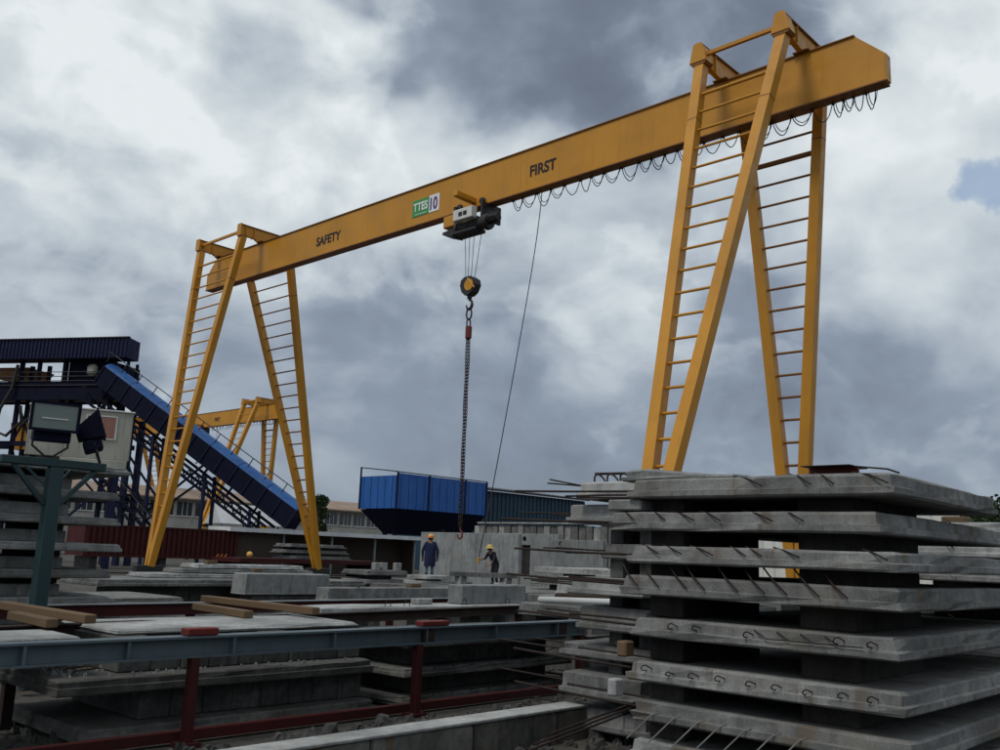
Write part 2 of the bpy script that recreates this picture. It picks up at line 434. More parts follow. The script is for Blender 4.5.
# ------------------------------------------------------------------ gantry crane
CX, CY = 25.85, 25.86
ZB, ZT = 15.80, 17.51           # underside and top of the box girder
def make_crane(LW=.33):
    cr = thing('gantry_crane', 'yellow gantry crane spanning the yard with SAFETY FIRST on its beam, nearest to the viewer', 'gantry crane', (CX, CY, 0), group='yellow gantry cranes')
    y0, y1, hw = 9.09, 47.0, .183
    prof = [(y0, ZB), (y1, ZB), (y1, ZT-.84), (y1-.86, ZT), (y0+.86, ZT), (y0, ZT-.84)]
    mb = MB().prism(prof, 'x', CX-hw, CX+hw).build('main_beam', 'crane_yellow', cr)
    tf = MB().prism([(y0+.86, ZT-.004), (y1-.86, ZT-.004), (y1-.86, ZT+.035), (y0+.86, ZT+.035)], 'x', CX-hw-.055, CX+hw+.055)
    tf.build('top_flange', 'crane_brown', mb)  # brown plate paints the shadow line of the flange overhang
    MB().box(CX-hw-.06, CX+hw+.06, y0+.02, y1-.02, ZB-.04, ZB+.003).build('bottom_flange', 'crane_brown', mb)
    for yy, e in ((y0, -1), (y1, 1)):
        a = yy+e*.004
        MB().box(CX-hw+.01, CX+hw-.01, min(a, a+e*.03), max(a, a+e*.03), ZB+.02, ZT-.86).build('end_plate', 'crane_yellow', mb)
    MB().beam((CX+.02, y0-.10, ZT-.78), (CX+.02, y0+.02, ZT-.78), .08, .08).build('end_stop', 'dark_steel', mb)
    # stiffener seams along the girder web
    for k in range(1, 8):
        yy = y0+(y1-y0)*k/8
        MB().box(CX-hw-.004, CX-hw+.002, yy-.012, yy+.012, ZB+.01, ZT-.01).build('web_seam', 'crane_yellow', mb)
    text('SAFETY', 'lettering', 'ink_black', mb, 36.72, 34.80, 16.30, 16.77, CX-hw-.005, .03)
    text('FIRST', 'lettering', 'ink_black', mb, 22.82, 21.50, 16.34, 16.81, CX-hw-.005, .03)
    xs = CX-hw
    gp = MB().box(xs-.02, xs-.004, 28.60, 29.66, 16.19, 16.95).build('sign_plate', 'sign_green', mb)
    wp = MB().box(xs-.021, xs-.004, 27.96, 28.597, 16.19, 16.97).build('sign_plate', 'sign_white', mb)
    text('TTES', 'sign_lettering', 'sign_white', gp, 29.60, 28.68, 16.42, 16.82, xs-.024, .03)
    MB().box(xs-.026, xs-.021, 28.75, 29.5, 16.27, 16.30).build('sign_lettering', 'sign_white', gp)
    text('10', 'sign_lettering', 'ink_purple', wp, 28.52, 28.06, 16.28, 16.86, xs-.026, .03)
    # leg frames: (centre Y, half spread at top, top offsets front/back, foot offsets front/back, cap style)
    frames = [(43.80, 2.09, 1.30, 1.55, 3.44, 6.52, 'plain', .88, .655), (13.00, 1.413, 1.46, 1.22, 7.0, 1.62, 'hooded', 1.22, .715)]
    rung0 = None
    for C, a, tf_, tb_, ff, fb, style, r0, rs in frames:
        for sgn, to, fo in ((-1, tf_, ff), (1, tb_, fb)):
            tops = []; feet = []
            for e in (1, -1):
                top = Vector((CX+sgn*to, C+e*a, ZT+.12)); foot = Vector((CX+sgn*fo, C+e*.05, .62))
                tops.append(top); feet.append(foot)
                lg = MB().beam(foot, top, LW, LW, (0, 1, 0)).build('leg', 'crane_yellow', cr)
                dv = (top-foot).normalized(); q = foot+dv*((top-foot).length*.86)
                MB().beam(q-dv*.02, q+dv*.02, LW+.008, LW+.008, (0, 1, 0)).build('splice_seam', 'crane_brown', lg)
            # rungs between the two legs of the pair
            zz = ZT-r0
            k = 0
            while zz > 1.3:
                t = (zz-.62)/(ZT+.12-.62)
                A = feet[0].lerp(tops[0], t); B = feet[1].lerp(tops[1], t)
                if (A-B).length > .40:
                    rr = .042 if k else .055
                    dd_ = (B-A).normalized()
                    MB().tube([A+dd_*.15, B-dd_*.15], rr if not (sgn > 0 and k == 2 and style == 'hooded') else .09, 8).build('rung', 'crane_yellow' if sgn < 0 else 'crane_brown', cr, True)  # back rungs coloured brown: their backlit shade is put into the paint
                zz -= rs; k += 1
            # tie bar between the two caps
            A, B = tops[0]+Vector((0, 0, .28)), tops[1]+Vector((0, 0, .28))
            MB().beam(A+Vector((0, -.15, 0)), B+Vector((0, .15, 0)), .12, .12, (0, 0, 1)).build('tie_bar', 'crane_yellow', cr)
            # wheel bogie under the foot
            fx = CX+sgn*fo
            bg_ = MB().cbox(fx-.75, fx+.75, C-.2, C+.2, .30, .66, .03).build('bogie', 'dark_steel', cr)
            for wx in (-.48, .48):
                MB().lathe([(.05, -.11), (.25, -.11), (.25, -.075), (.22, -.07), (.22, .07), (.25, .075), (.25, .11), (.05, .11)], (fx+wx, C, .30), 18, 'y').build('wheel', 'dark_steel', bg_, True)
        # cross brackets from front legs over the girder to back legs
        for e in (1, -1):
            yb = C+e*a
            if style == 'plain':
                pr = [(CX-tf_-.2, 17.62), (CX-.62, 17.62), (CX-.5, ZT+.036), (CX+.5, ZT+.036), (CX+.62, 17.62), (CX+tb_+.2, 17.62), (CX+tb_+.2, 18.16), (CX-tf_-.2, 18.16)]
            else:
                pr = [(CX-tf_-.2, 17.66), (CX-tf_+.25, 17.66), (CX-.5, ZT+.036), (CX+.5, ZT+.036), (CX+tb_-.25, 17.66), (CX+tb_+.2, 17.66), (CX+tb_+.2, 18.16), (CX-tf_-.2, 18.16)]
            br = MB().prism(pr, 'y', yb-.09, yb+.09).build('cross_bracket', 'crane_yellow', cr)
            MB().box(CX-tf_-.2, CX+tb_+.2, yb-.16, yb+.16, 18.161, 18.20).build('bracket_flange', 'crane_brown', br)
            for sgn, to in ((-1, tf_), (1, tb_)):
                for kx in (.55, .95):
                    xx = CX+sgn*(to*kx)
                    MB().box(xx-.015, xx+.015, yb-.15, yb+.15, 17.70 if kx > .6 else 17.60, 18.155).build('stiffener', 'crane_yellow', br)
                xx = CX+sgn*(to+.205)
                x0_, x1_ = (xx-.05, xx) if sgn < 0 else (xx, xx+.05)
                if style == 'hooded':
                    MB().prism([(yb-.30, 17.60), (yb+.30, 17.60), (yb+.165, 18.21), (yb+.09, 18.25), (yb-.09, 18.25), (yb-.165, 18.21)], 'x', x0_, x1_).build('end_cap', 'crane_yellow', br)
                    # slanted sides of the hooded cap and its seat on the leg
                    MB().prism([(yb-.285, 17.585), (yb+.285, 17.585), (yb+.16, 18.15), (yb-.16, 18.15)], 'x', *((xx, xx+.40) if sgn < 0 else (xx-.40, xx))).build('cap_body', 'crane_yellow', br)
                    MB().prism([(yb-.22, 17.50), (yb+.22, 17.50), (yb+.30, 17.58), (yb-.30, 17.58)], 'x', *((xx-.03, xx+.42) if sgn < 0 else (xx-.42, xx+.03))).build('cap_seat', 'crane_brown', br)
                else:
                    MB().box(x0_, x1_, yb-.19, yb+.19, 17.58, 18.22).build('end_cap', 'crane_yellow', br)
                    MB().box(*((xx, xx+.36) if sgn < 0 else (xx-.36, xx)), yb-.185, yb+.185, 17.575, 17.617).build('cap_seat', 'crane_brown', br)
            MB().box(CX-.34, CX+.34, yb-.26, yb+.26, ZT+.0355, ZT+.075).build('saddle_plate', 'crane_brown', br)
    # festoon cable slung in loops under the girder
    yy = 24.0; rng = random.Random(3)
    while yy > 9.5:
        w = rng.uniform(.44, .72) if yy > 10.9 else rng.uniform(.26, .34); dp = rng.uniform(.34, .58)
        pts = [(CX+.17+.05*math.sin(t/10*math.pi), yy-w*t/10+rng.uniform(-.01, .01), ZB-.05-dp*(math.sin(t/10*math.pi)**.75)) for t in range(11)]
        lp = MB().tube(pts, .017, 6).build('festoon_loop', 'rubber', cr, True)
        if rng.random() < .55:
            pts = [(CX+.22, yy-.06-w*.9*t/10, ZB-.05-dp*rng.uniform(.72, .76)*(math.sin(t/10*math.pi)**.7)) for t in range(11)]
            MB().tube(pts, .014, 6).build('spare_cable', 'rubber', lp, True)
        MB().box(CX+.12, CX+.22, yy-.03, yy+.03, ZB-.10, ZB-.041).build('cable_clip', 'dark_steel', lp)
        yy -= w+rng.uniform(.0, .10)
    # hoist trolley on the bottom flange
    HX = 25.25
    tr = MB().cbox(25.0, 26.3, 26.3, 26.95, 14.92, 15.42, .03).build('trolley', 'crane_yellow', cr)
    MB().cbox(24.55, 26.35, 25.72, 25.98, 15.95, 16.18, .02).build('trolley_arm', 'crane_yellow', tr)
    MB().box(25.1, 26.6, 26.35, 26.47, 15.20, 15.78).build('side_plate', 'dark_steel', tr)
    MB().box(25.3, 26.4, 25.0, 25.10, 15.05, 15.78).build('side_plate', 'dark_steel', tr)
    for yw in (26.55, 25.25):
        for xw in (CX-.36, CX+.30):
            MB().lathe([(.03, -.05), (.13, -.05), (.13, .02), (.16, .025), (.16, .05), (.03, .05)], (xw+.03, yw, ZB+.10), 12, 'x').build('trolley_wheel', 'dark_steel', tr, True)
    dr = MB().lathe([(.10, -1.05), (.30, -1.05), (.33, -.98), (.33, -.86), (.25, -.84), (.25, .55), (.33, .57), (.33, .70), (.22, .72), (.22, .78)], (HX, 25.55, 14.78), 20, 'y').build('hoist_drum', 'dark_steel', cr, True)
    for k in range(9):
        MB().lathe([(.245, -.03), (.268, 0), (.245, .03)], (HX, 24.95+k*.075+.05, 14.78), 18, 'y').build('rope_turn', 'rubber', dr, True)
    MB().lathe([(.06, -.42), (.15, -.42), (.21, -.36), (.21, .0), (.24, .02), (.24, .3), (.1, .3)], (HX, 24.45, 14.88), 18, 'y').build('hoist_motor', 'dark_steel', dr, True)
    for k in range(8):
        t = k*math.pi/4
        MB().beam((HX+.22*math.cos(t), 24.1, 14.88+.22*math.sin(t)), (HX+.22*math.cos(t), 24.42, 14.88+.22*math.sin(t)), .025, .05, (math.cos(t), 0, math.sin(t))).build('cooling_fin', 'dark_steel', dr)
    MB().cbox(HX-.33, HX+.33, 25.0, 26.35, 14.46, 14.62, .04).build('hoist_frame', 'dark_steel', dr)
    MB().prism([(26.3, 14.42), (26.9, 14.62), (26.9, 14.72), (26.1, 14.8)], 'x', HX-.3, HX+.3).build('gear_case', 'dark_steel', dr)
    cb = MB().cbox(24.72, 25.0, 24.98, 26.10, 14.95, 15.42, .025).build('control_box', 'off_white', cr)
    MB().box(24.705, 24.722, 25.56, 25.76, 15.10, 15.27).build('lettering', 'ink_black', cb)
    MB().box(24.705, 24.722, 25.30, 25.50, 15.10, 15.27).build('lettering', 'ink_black', cb)
    MB().box(24.71, 24.721, 24.99, 25.0, 14.97, 15.40).build('door_seam', 'dark_steel', cb)
    MB().tube([(HX, 25.9, 14.42), (HX-.15, 25.5, 14.28), (HX, 24.98, 14.36), (HX+.05, 24.95, 14.60)], .014, 6).build('limit_bar', 'dark_steel', dr, True)
    for ya, yb in ((25.86, 25.70), (25.60, 25.58), (25.34, 25.42), (24.92, 25.24)):
        MB().tube([(HX, ya, 14.5), (HX, yb, 12.4)], .012, 6).build('rope', 'rubber', cr, True)
    # hook block
    hk = MB().prism([(25.80, 12.50), (25.62, 12.62), (25.28, 12.62), (25.08, 12.48), (25.02, 12.25), (25.16, 11.98), (25.36, 11.86), (25.56, 11.86), (25.74, 12.02), (25.84, 12.28)], 'x', HX-.19, HX+.19).build('hook_block', 'dark_steel', cr)
    for sx in (-1, 1):
        MB().lathe([(.02, 0), (.24, 0), (.24, .02), (.19, .03), (.02, .03)], (HX+sx*.19-(.03 if sx < 0 else 0), 25.33, 12.26), 18, 'x').build('sheave', 'crane_yellow', hk, True)
    MB().tube([(HX-.205, 25.02, 12.10), (HX-.205, 25.40, 12.52)], .035, 6).build('warning_stripe', 'crane_yellow', hk)
    MB().lathe([(.06, 0), (.10, .02), (.10, .12), (.06, .14)], (HX, 25.45, 11.73), 14, 'z').build('swivel', 'dark_steel', hk, True)
    pts = []
    for i in range(15):
        t = R(90+i*19.5); pts.append((HX, 25.45+.155*math.cos(t), 11.50+.19*math.sin(t)))
    MB().tube([(HX, 25.45, 11.78)]+pts, [.05]*6+[.062]*6+[.05, .04, .03, .02], 8).build('hook', 'dark_steel', hk, True)
    # pendant control cable
    pts = []
    for i in range(25):
        t = i/24
        pts.append((CX+.1-3.13*t**1.6, 22.42-.40*t+.35*math.sin(t*math.pi), 15.72+(1.66-15.72)*t))
    pc = MB().tube(pts, .018, 6).build('pendant_cable', 'rubber', cr, True)
    p = pts[-1]
    MB().cbox(p[0]-.035, p[0]+.035, p[1]-.035, p[1]+.035, p[2]-.18, p[2]+.02, .015).build('pendant_box', 'crane_yellow', pc)
    return cr, pts[-1]
crane, PEND = make_crane()

# chain sling hanging from the hook
def make_sling():
    HX, HY = 25.25, 25.42
    t = thing('chain_sling', 'long rusty chain sling hanging from the crane hook', 'chain', (HX, HY, 2.3))
    def ring(c, ry, rz_, r, ax=0):
        pts = [(c[0]+(math.cos(R(a))*ry if ax else 0), c[1]+(0 if ax else math.cos(R(a))*ry), c[2]+math.sin(R(a))*rz_) for a in range(0, 361, 24)]
        return MB().tube(pts, r, 6, False)
    ring((HX, HY+.02, 11.12), .14, .24, .035).build('master_link', 'rusty_steel', t, True)
    ring((HX, HY+.02, 10.72), .10, .20, .03, 1).build('connecting_link', 'rusty_steel', t, True)
    MB().cbox(HX-.09, HX+.09, HY-.13, HY+.13, 10.10, 10.62, .04).build('shackle', 'red_paint', t)
    for s in (-1, 1):
        m = MB(); zz = 10.12; i = 0
        while zz > 2.75:
            ox = .012*math.sin(zz*3+s)
            for_ = ring((HX+ox, HY+s*.062*(1-.35*(10.1-zz)/7.4)-.0008*(10-zz), zz), .042, .085, .017, i % 2)
            m.add(for_.v, for_.f); zz -= .128; i += 1
        m.build('chain', 'rusty_steel', t, True)
    pts = [(HX, HY-.02+.12*math.cos(R(a)), 2.48+.15*math.sin(R(a))) for a in range(95, 380, 19)]
    MB().tube([(HX, HY-.02, 2.8)]+pts, .032, 8).build('grab_hook', 'red_paint', t, True)
make_sling()

# a heavier sister crane farther down the yard
cr2, _ = make_crane(.40)
cr2.location = (58.7, 105.0, 0)
cr2['label'] = 'smaller looking far yellow gantry crane seen behind the blue conveyor'

# ------------------------------------------------------------------ concrete slabs
def slab_mesh(x0, x1, y0, y1, z0, z1, lip=.055, inset=.028, seed=0, rough=.008):
    rng = random.Random(seed)
    cs = [(x0, y0), (x1, y0), (x1, y1), (x0, y1)]
    per = []
    for i in range(4):
        a, b = cs[i], cs[(i+1) % 4]; L = math.hypot(b[0]-a[0], b[1]-a[1]); n = max(2, min(22, int(L/.28)))
        for k in range(n):
            t = (k+(rng.uniform(-.25, .25) if k else 0))/n
            per.append((a[0]+(b[0]-a[0])*t, a[1]+(b[1]-a[1])*t, k == 0))
    cx, cy = (x0+x1)/2, (y0+y1)/2
    def ring(ins, z, jit):
        out = []
        for px, py, corner in per:
            jx, jy = rng.uniform(-jit, jit), rng.uniform(-jit, jit)
            ch = .012 if corner else 0
            if jit > .002 and rng.random() < (.35 if corner else .07): ch += rng.uniform(.006, .022)      # knocked edges
            dx = 1 if px < x0+1e-6 else (-1 if px > x1-1e-6 else 0); dy = 1 if py < y0+1e-6 else (-1 if py > y1-1e-6 else 0)
            out.append((px+dx*(ins+ch)+jx, py+dy*(ins+ch)+jy, z+rng.uniform(-jit, jit)*.8))
        return out
    h = z1-z0; lip = min(lip, h*.5)
    rings = [ring(.016, z0, .001), ring(0, z0+.014, rough*.5), ring(.0, z0+lip, rough*.6), ring(inset, z0+lip+.006, rough*.6), ring(inset+.004, z1-.016, rough), ring(inset+.022, z1, rough*.8)]
    m = MB(); n = len(per); vs = [v for r_ in rings for v in r_]
    fs = [(i*n+k, i*n+(k+1) % n, (i+1)*n+(k+1) % n, (i+1)*n+k) for i in range(len(rings)-1) for k in range(n)]
    fs += [tuple(range(n-1, -1, -1)), tuple((len(rings)-1)*n+k for k in range(n))]
    return m.add(vs, fs)
SEED = [11]
def slab(label, x0, x1, y0, y1, z0, z1, mat='concrete', lip=.055, inset=.028, group=None, name='concrete_slab', rz=0, cat='slab'):
    SEED[0] += 1
    o = slab_mesh(x0, x1, y0, y1, z0, z1, lip, inset, SEED[0]).build(name, mat)
    if rz: o.rotation_euler = (0, 0, rz)
    tag(o, label, cat, group); BASE[o.name] = tuple(o.location)
    return o
def rod(parent, pts, r=.007, name='rebar', mat='rebar', n=6):
    return MB().tube(pts, r, n).build(name, mat, parent, True)
def loop(parent, x, y, z, w=.07, h=.07, along='x', lean=(0, 0), mat='rebar', r=.007):
    pts = []
    for k in range(8):
        t = math.pi*k/7; a = math.cos(t)*w/2; b = math.sin(t)*h
        pts.append((x+(a if along == 'x' else 0)+lean[0]*b/h, y+(a if along == 'y' else 0)+lean[1]*b/h, z-.02+b))
    return MB().tube(pts, r, 6).build('lifting_loop', mat, parent, True)

# tall stack at the right, close to the viewer
RZ0 = [2.27, 2.03, 1.78, 1.53, 1.235, .905, .62, .34, .06]
RY0 = [2.23, 2.34, 2.21, 2.23, 2.20, 2.18, 2.15, 2.22, 2.2]
RY1 = [4.33, 4.52, 4.31, 4.41, 4.27, 4.30, 4.27, 4.33, 4.3]
RX0 = [6.11, 6.13, 6.10, 6.12, 6.11, 6.11, 6.11, 6.14, 6.1]
RTH = [.148, .140, .130, .148, .138, .142, .140, .14, .14]
rng = random.Random(5)
for i in range(9):
    lab = ORD[i]+' concrete slab of the tall near stack at the right' if i else 'topmost concrete slab of the tall near stack at the right, rust beam end on it'
    if i == 8: lab = 'bottom concrete slab of the tall near stack at the right'
    z0, z1 = RZ0[i], RZ0[i]+RTH[i]
    o = slab(lab, RX0[i], 8.5 if i == 0 else 9.5, RY0[i], RY1[i], z0, z1, 'concrete_stack', .055, .030, 'slabs of the tall right stack')
    o.rotation_euler = (R(rng.uniform(-.18, .18)), R(rng.uniform(-.18, .18)), R(rng.uniform(-.9, .9)))
    xf = RX0[i]
    if i in (0, 1, 2):
        for k in range(8):
            y = RY1[i]-.12-k*.25+rng.uniform(-.09, .09)
            if i == 0 and k in (0, 1, 3) or rng.random() < .22: continue
            L = rng.uniform(.16, .26)
            rod(o, [(xf+.10, y+L*.55, z1+.012), (xf+.03, y, z1-.012), (xf-.012, y-L*.55, z0+.075)], .006)
    if i == 3:
        for k in range(9):
            y = 4.30-k*.205+rng.uniform(-.04, .04); q = rng.uniform(-.05, .03)
            rod(o, [(xf+.06, y+.12+q, z1+.10+q), (xf+.02, y+.03, z1+.01), (xf-.014, y-.085, z0+.068)], .0065)
    if i in (4, 5):
        for k in range(9):
            y = 4.10-k*.215+rng.uniform(-.03, .03); e_ = rng.uniform(.55, .95); lz = rng.uniform(-.012, .008)
            if rng.random() < (.35 if i == 4 else .12): continue
            rod(o, [(xf+.04, y+.022*e_, z0+.07+lz), (xf-.012, y+.03*e_, z0+.078+lz), (xf-.026, y+.028*e_, z0+.09+lz), (xf-.032, y+.012*e_, z0+.078+.036*e_+lz), (xf-.026, y-.01*e_, z0+.08+.040*e_+lz), (xf-.010, y-.022*e_, z0+.078+.032*e_+lz), (xf+.04, y-.025*e_, z0+.09+lz)], .0048, 'lifting_loop')
    if i == 4:
        for k in range(4):
            y = 3.1-k*.17
            rod(o, [(xf+.03, y+.11, z1-.02), (xf-.012, y, z0+.068), (xf-.012, y-.16, z0+.072)], .0045)
    if i == 6:
        for k in range(7):
            y = 4.0-k*.19+rng.uniform(-.02, .02)
            rod(o, [(xf+.03, y, z0+.07), (xf-.02, y+.03, z0+.05), (xf-.12, y+.17, z0-.12)], .0055, 'rebar', 'rebar_grey')
    # long starter bars sticking out of the far end
    zb = z0+RTH[i]*.45
    if i < 7:
        for k, L in enumerate([1.35, 1.1][:1 if i in (1, 5) else 2]):
            xx = xf+.18+k*.42
            rod(o, [(xx, RY1[i]-.1, zb), (xx+.02, RY1[i]+L*.5, zb+.012), (xx+.05, RY1[i]+L, zb+.03-.02*k)], .0105)
    if i in (0, 2, 3, 5):
        rod(o, [(xf+.9, RY1[i]-.1, zb), (xf+.95, RY1[i]+1.2, zb+.02)], .009)
for i in range(8):
    zt, zb = RZ0[i]-.001, RZ0[i+1]+RTH[i+1]+.001
    what = ['first', 'second', 'third', 'fourth', 'fifth', 'sixth', 'seventh', 'eighth'][i]
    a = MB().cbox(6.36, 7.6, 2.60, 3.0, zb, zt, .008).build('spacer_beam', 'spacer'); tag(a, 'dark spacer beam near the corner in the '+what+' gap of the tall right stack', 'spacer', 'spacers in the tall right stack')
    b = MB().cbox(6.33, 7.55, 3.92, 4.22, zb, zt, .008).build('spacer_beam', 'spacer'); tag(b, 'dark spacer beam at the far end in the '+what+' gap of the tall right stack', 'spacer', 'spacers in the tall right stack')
# things lying on that stack
t = thing('beam_offcut', 'short rusty red steel beam end lying on the tall right stack', 'steel beam', (6.55, 2.9, 2.425))
MB().box(6.38, 6.70, 2.62, 2.98, 2.43, 2.436).build('bottom_flange', 'rusty_steel', t)
MB().box(6.53, 6.55, 2.62, 2.98, 2.436, 2.500).build('web', 'red_paint', t)
MB().box(6.38, 6.70, 2.62, 2.98, 2.500, 2.506).build('top_flange', 'rusty_steel', t)
o = MB().tube([(6.5, 2.70, 2.51), (6.35, 2.35, 2.46), (6.28, 2.25, 2.425)], .007, 6).build('loose_rebar', 'rebar'); tag(o, 'bent dark bar beside the beam end on top of the right stack', 'rebar')
o = slab('pale wedge of concrete lying on the far end of the tall right stack', 6.28, 7.7, 3.45, 4.50, 2.424, 2.52, 'concrete_pale', .03, .02, name='concrete_offcut', cat='concrete block')
for v in o.data.vertices:
    if v.co.z > .05: v.co.z -= .075*max(0, min(1, (.25-v.co.y)/.75))
o = MB().cbox(6.16, 6.40, 4.20, 4.52, 2.180, 2.268, .012).build('spacer_block', 'concrete'); tag(o, 'grey spacer block under the far end of the top slab, tall right stack', 'spacer')
o = MB().cbox(6.12, 6.24, 4.30, 4.39, 1.064, 1.18, .012).build('timber_block', 'timber'); tag(o, 'timber block in the tall right stack above the looped slab', 'timber block')
o = MB().cbox(6.05, 6.16, 4.34, 4.42, .775, .90, .01).build('spacer_block', 'concrete_pale'); tag(o, 'small pale block at far end under the looped slab, tall right stack', 'spacer')

# second stack, behind the far end of the first
TL = [(2.42, 2.60, 6.32), (2.17, 2.37, 6.52), (1.80, 1.96, 6.12), (1.42, 1.60, 6.42), (1.06, 1.30, 6.36), (.76, .90, 6.66), (.40, .62, 6.50), (.06, .27, 6.52)]
for i, (z0, z1, ye) in enumerate(TL):
    pale = i in (0, 1, 3)
    o = slab(('topmost' if i == 0 else ORD[i] if i < 7 else 'bottom')+' concrete slab of the stack behind the far end of the tall right stack', 8.0+.1*(i % 3), 11.0, 5.42, ye, z0, z1, 'concrete_pale' if pale else 'concrete', .06, .03, 'slabs of the second right stack')
    if i == 0:
        for k in range(3): loop(o, 8.12, 6.05-k*.17, z1, .15, .11, 'y', (0, .05), r=.011)
        rod(o, [(8.15, 6.15, z1+.10), (8.15, 5.55, z1+.09)], .016)
        rod(o, [(8.2, 6.2, z1-.05), (8.1, 6.75, z1+.05)], .010); rod(o, [(8.4, 6.2, z1-.03), (8.3, 6.95, z1+.03)], .010)
    else:
        for k in range(2):
            L = random.Random(i*7+k).uniform(.5, 1.2)
            rod(o, [(8.15+k*.5, ye-.05, (z0+z1)/2), (8.17+k*.5, ye+L, (z0+z1)/2+.02)], .010)
    if i < 7:
        zt, zb = z0-.001, TL[i+1][1]+.001
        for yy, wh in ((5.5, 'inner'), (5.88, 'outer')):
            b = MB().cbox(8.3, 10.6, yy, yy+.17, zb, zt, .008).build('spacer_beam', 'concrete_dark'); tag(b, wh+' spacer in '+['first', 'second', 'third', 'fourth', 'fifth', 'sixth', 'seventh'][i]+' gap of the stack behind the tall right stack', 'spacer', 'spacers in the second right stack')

# stack seen through the gaps at the far right
for i in range(9):
    z0 = 2.175-i*.235
    o = slab((ORD[i] if i < 8 else 'bottom')+' pale slab of the stack seen through gaps at the right edge', 10.0+.04*(i % 3), 12.2, .4+.1*(i % 2), 3.9-.12*(i % 3), z0, z0+.11, 'concrete_pale', .05, .02, 'slabs at the right edge')
    for k in range(5): rod(o, [(10.05, 3.6-k*.5, z0+.09), (9.99, 3.62-k*.5, z0+.125), (10.05, 3.68-k*.5, z0+.15)], .006, 'lifting_loop')
    if i < 8:
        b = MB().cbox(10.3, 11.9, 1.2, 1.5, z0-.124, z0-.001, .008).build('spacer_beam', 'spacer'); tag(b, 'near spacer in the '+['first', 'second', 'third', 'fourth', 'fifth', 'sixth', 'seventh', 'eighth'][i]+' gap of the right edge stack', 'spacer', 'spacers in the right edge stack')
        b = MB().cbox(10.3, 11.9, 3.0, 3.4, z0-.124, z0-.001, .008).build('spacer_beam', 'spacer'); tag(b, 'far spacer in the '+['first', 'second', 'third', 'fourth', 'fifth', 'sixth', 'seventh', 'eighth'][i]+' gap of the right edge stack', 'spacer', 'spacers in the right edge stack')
o = MB().cbox(10.1, 10.35, 3.0, 3.22, 2.287, 2.35, .01).build('timber_block', 'timber'); tag(o, 'small orange timber block on the pale stack at the right edge', 'timber block')

# ------------------------------------------------------------------ foreground rack
rk = thing('storage_rack', 'steel storage rack with blue grey top beam on red posts', 'rack', (6.6, 8.2, 0))
bl = MB().box(2.3, 10.55, 8.11, 8.29, .93, .95).build('top_beam', 'blue_grey', rk)
MB().box(2.3, 10.55, 8.19, 8.205, .775, .93).build('web', 'blue_grey', bl)
MB().box(2.3, 10.55, 8.11, 8.29, .757, .775).build('lower_flange', 'blue_grey', bl)
for xx in (3.17, 4.05, 5.1, 6.3, 7.62, 8.8, 10.0): MB().box(xx-.012, xx+.012, 8.12, 8.19, .776, .929).build('web_stiffener', 'blue_grey', bl)
MB().box(10.02, 10.2, 8.13, 8.189, .776, .925).build('splice_plate', 'rusty_steel', bl)
MB().box(7.58, 7.74, 8.13, 8.188, .785, .90).build('splice_plate', 'rusty_steel', bl)
for xx in (4.70, 7.51, 10.52):
    p = MB().box(xx-.038, xx+.038, 8.10, 8.20, 0, .756).build('post', 'maroon', rk)
    MB().box(xx-.10, xx+.10, 8.05, 8.25, -.03, .012).build('foot_plate', 'maroon', p)
br = MB().box(2.6, 10.6, 8.26, 8.36, .0, .09).build('bottom_rail', 'maroon', rk)
o = MB().cbox(4.60, 4.92, 8.12, 8.26, .954, 1.02, .008).build('red_block', 'red_paint'); tag(o, 'bright red steel block on the blue grey beam, left one', 'block', 'red blocks on the rack beam')
o = MB().cbox(7.55, 7.98, 8.13, 8.27, .954, 1.01, .008).build('red_block', 'red_paint'); tag(o, 'bright red steel block on the blue grey beam, right one', 'block', 'red blocks on the rack beam')
o = slab('broken pale concrete block at the far end of the blue grey beam', 10.58, 11.9, 8.0, 8.5, .72, .97, 'concrete', .03, .02, name='concrete_block', cat='concrete block')
o = MB().cbox(10.7, 11.8, 8.05, 8.45, 0, .718, .02).build('block_support', 'concrete_dark'); tag(o, 'dark concrete support under the pale block at the beam end', 'support')

def ribbed_unit(label, x0, x1, y0, y1, z0, zb, zt, bx0, mat='concrete_dark_grey'):
    t = thing('ribbed_slab', label, 'slab', (x0, y0, z0), group='ribbed slabs in the rack')
    slab_mesh(x0, x1, y0, y1, z0, zb, (zb-z0)*.5, .012, SEED[0]).build('base_slab', mat, t); SEED[0] += 1
    x = bx0; rr = random.Random(SEED[0])
    while x < x1-.2:
        w = rr.uniform(.30, .36)
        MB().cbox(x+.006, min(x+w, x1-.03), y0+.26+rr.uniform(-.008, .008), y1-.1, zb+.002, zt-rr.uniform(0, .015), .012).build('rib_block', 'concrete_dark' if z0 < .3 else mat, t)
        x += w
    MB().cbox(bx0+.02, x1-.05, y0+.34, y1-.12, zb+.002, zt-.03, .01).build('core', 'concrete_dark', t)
    return t
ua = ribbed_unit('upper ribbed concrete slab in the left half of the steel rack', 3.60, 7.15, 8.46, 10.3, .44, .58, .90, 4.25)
for k in range(5):
    y = 8.75+k*.2
    rod(ua, [(3.72, y, .50), (3.9, y+.05, .615), (4.12, y+.08, .625), (4.22, y+.02, .60)][: 4 if k % 2 else 3], .008)
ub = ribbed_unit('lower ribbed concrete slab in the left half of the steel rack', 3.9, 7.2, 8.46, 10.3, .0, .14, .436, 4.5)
o = slab('pale slab lying on the upper ribbed slab behind the blue grey beam', 4.3, 7.25, 8.9, 10.25, .905, .955, 'concrete_pale', .02, .01)
o = slab('thin pale slab behind blue grey beam at the left edge of the rack', 2.2, 3.9, 8.7, 9.5, .80, .93, 'concrete_pale', .02, .01)
o = MB().cbox(2.3, 2.75, 8.95, 9.4, .0, .798, .02).build('block_support', 'concrete_dark'); tag(o, 'dark rubble block under the thin slab at the left edge', 'support')
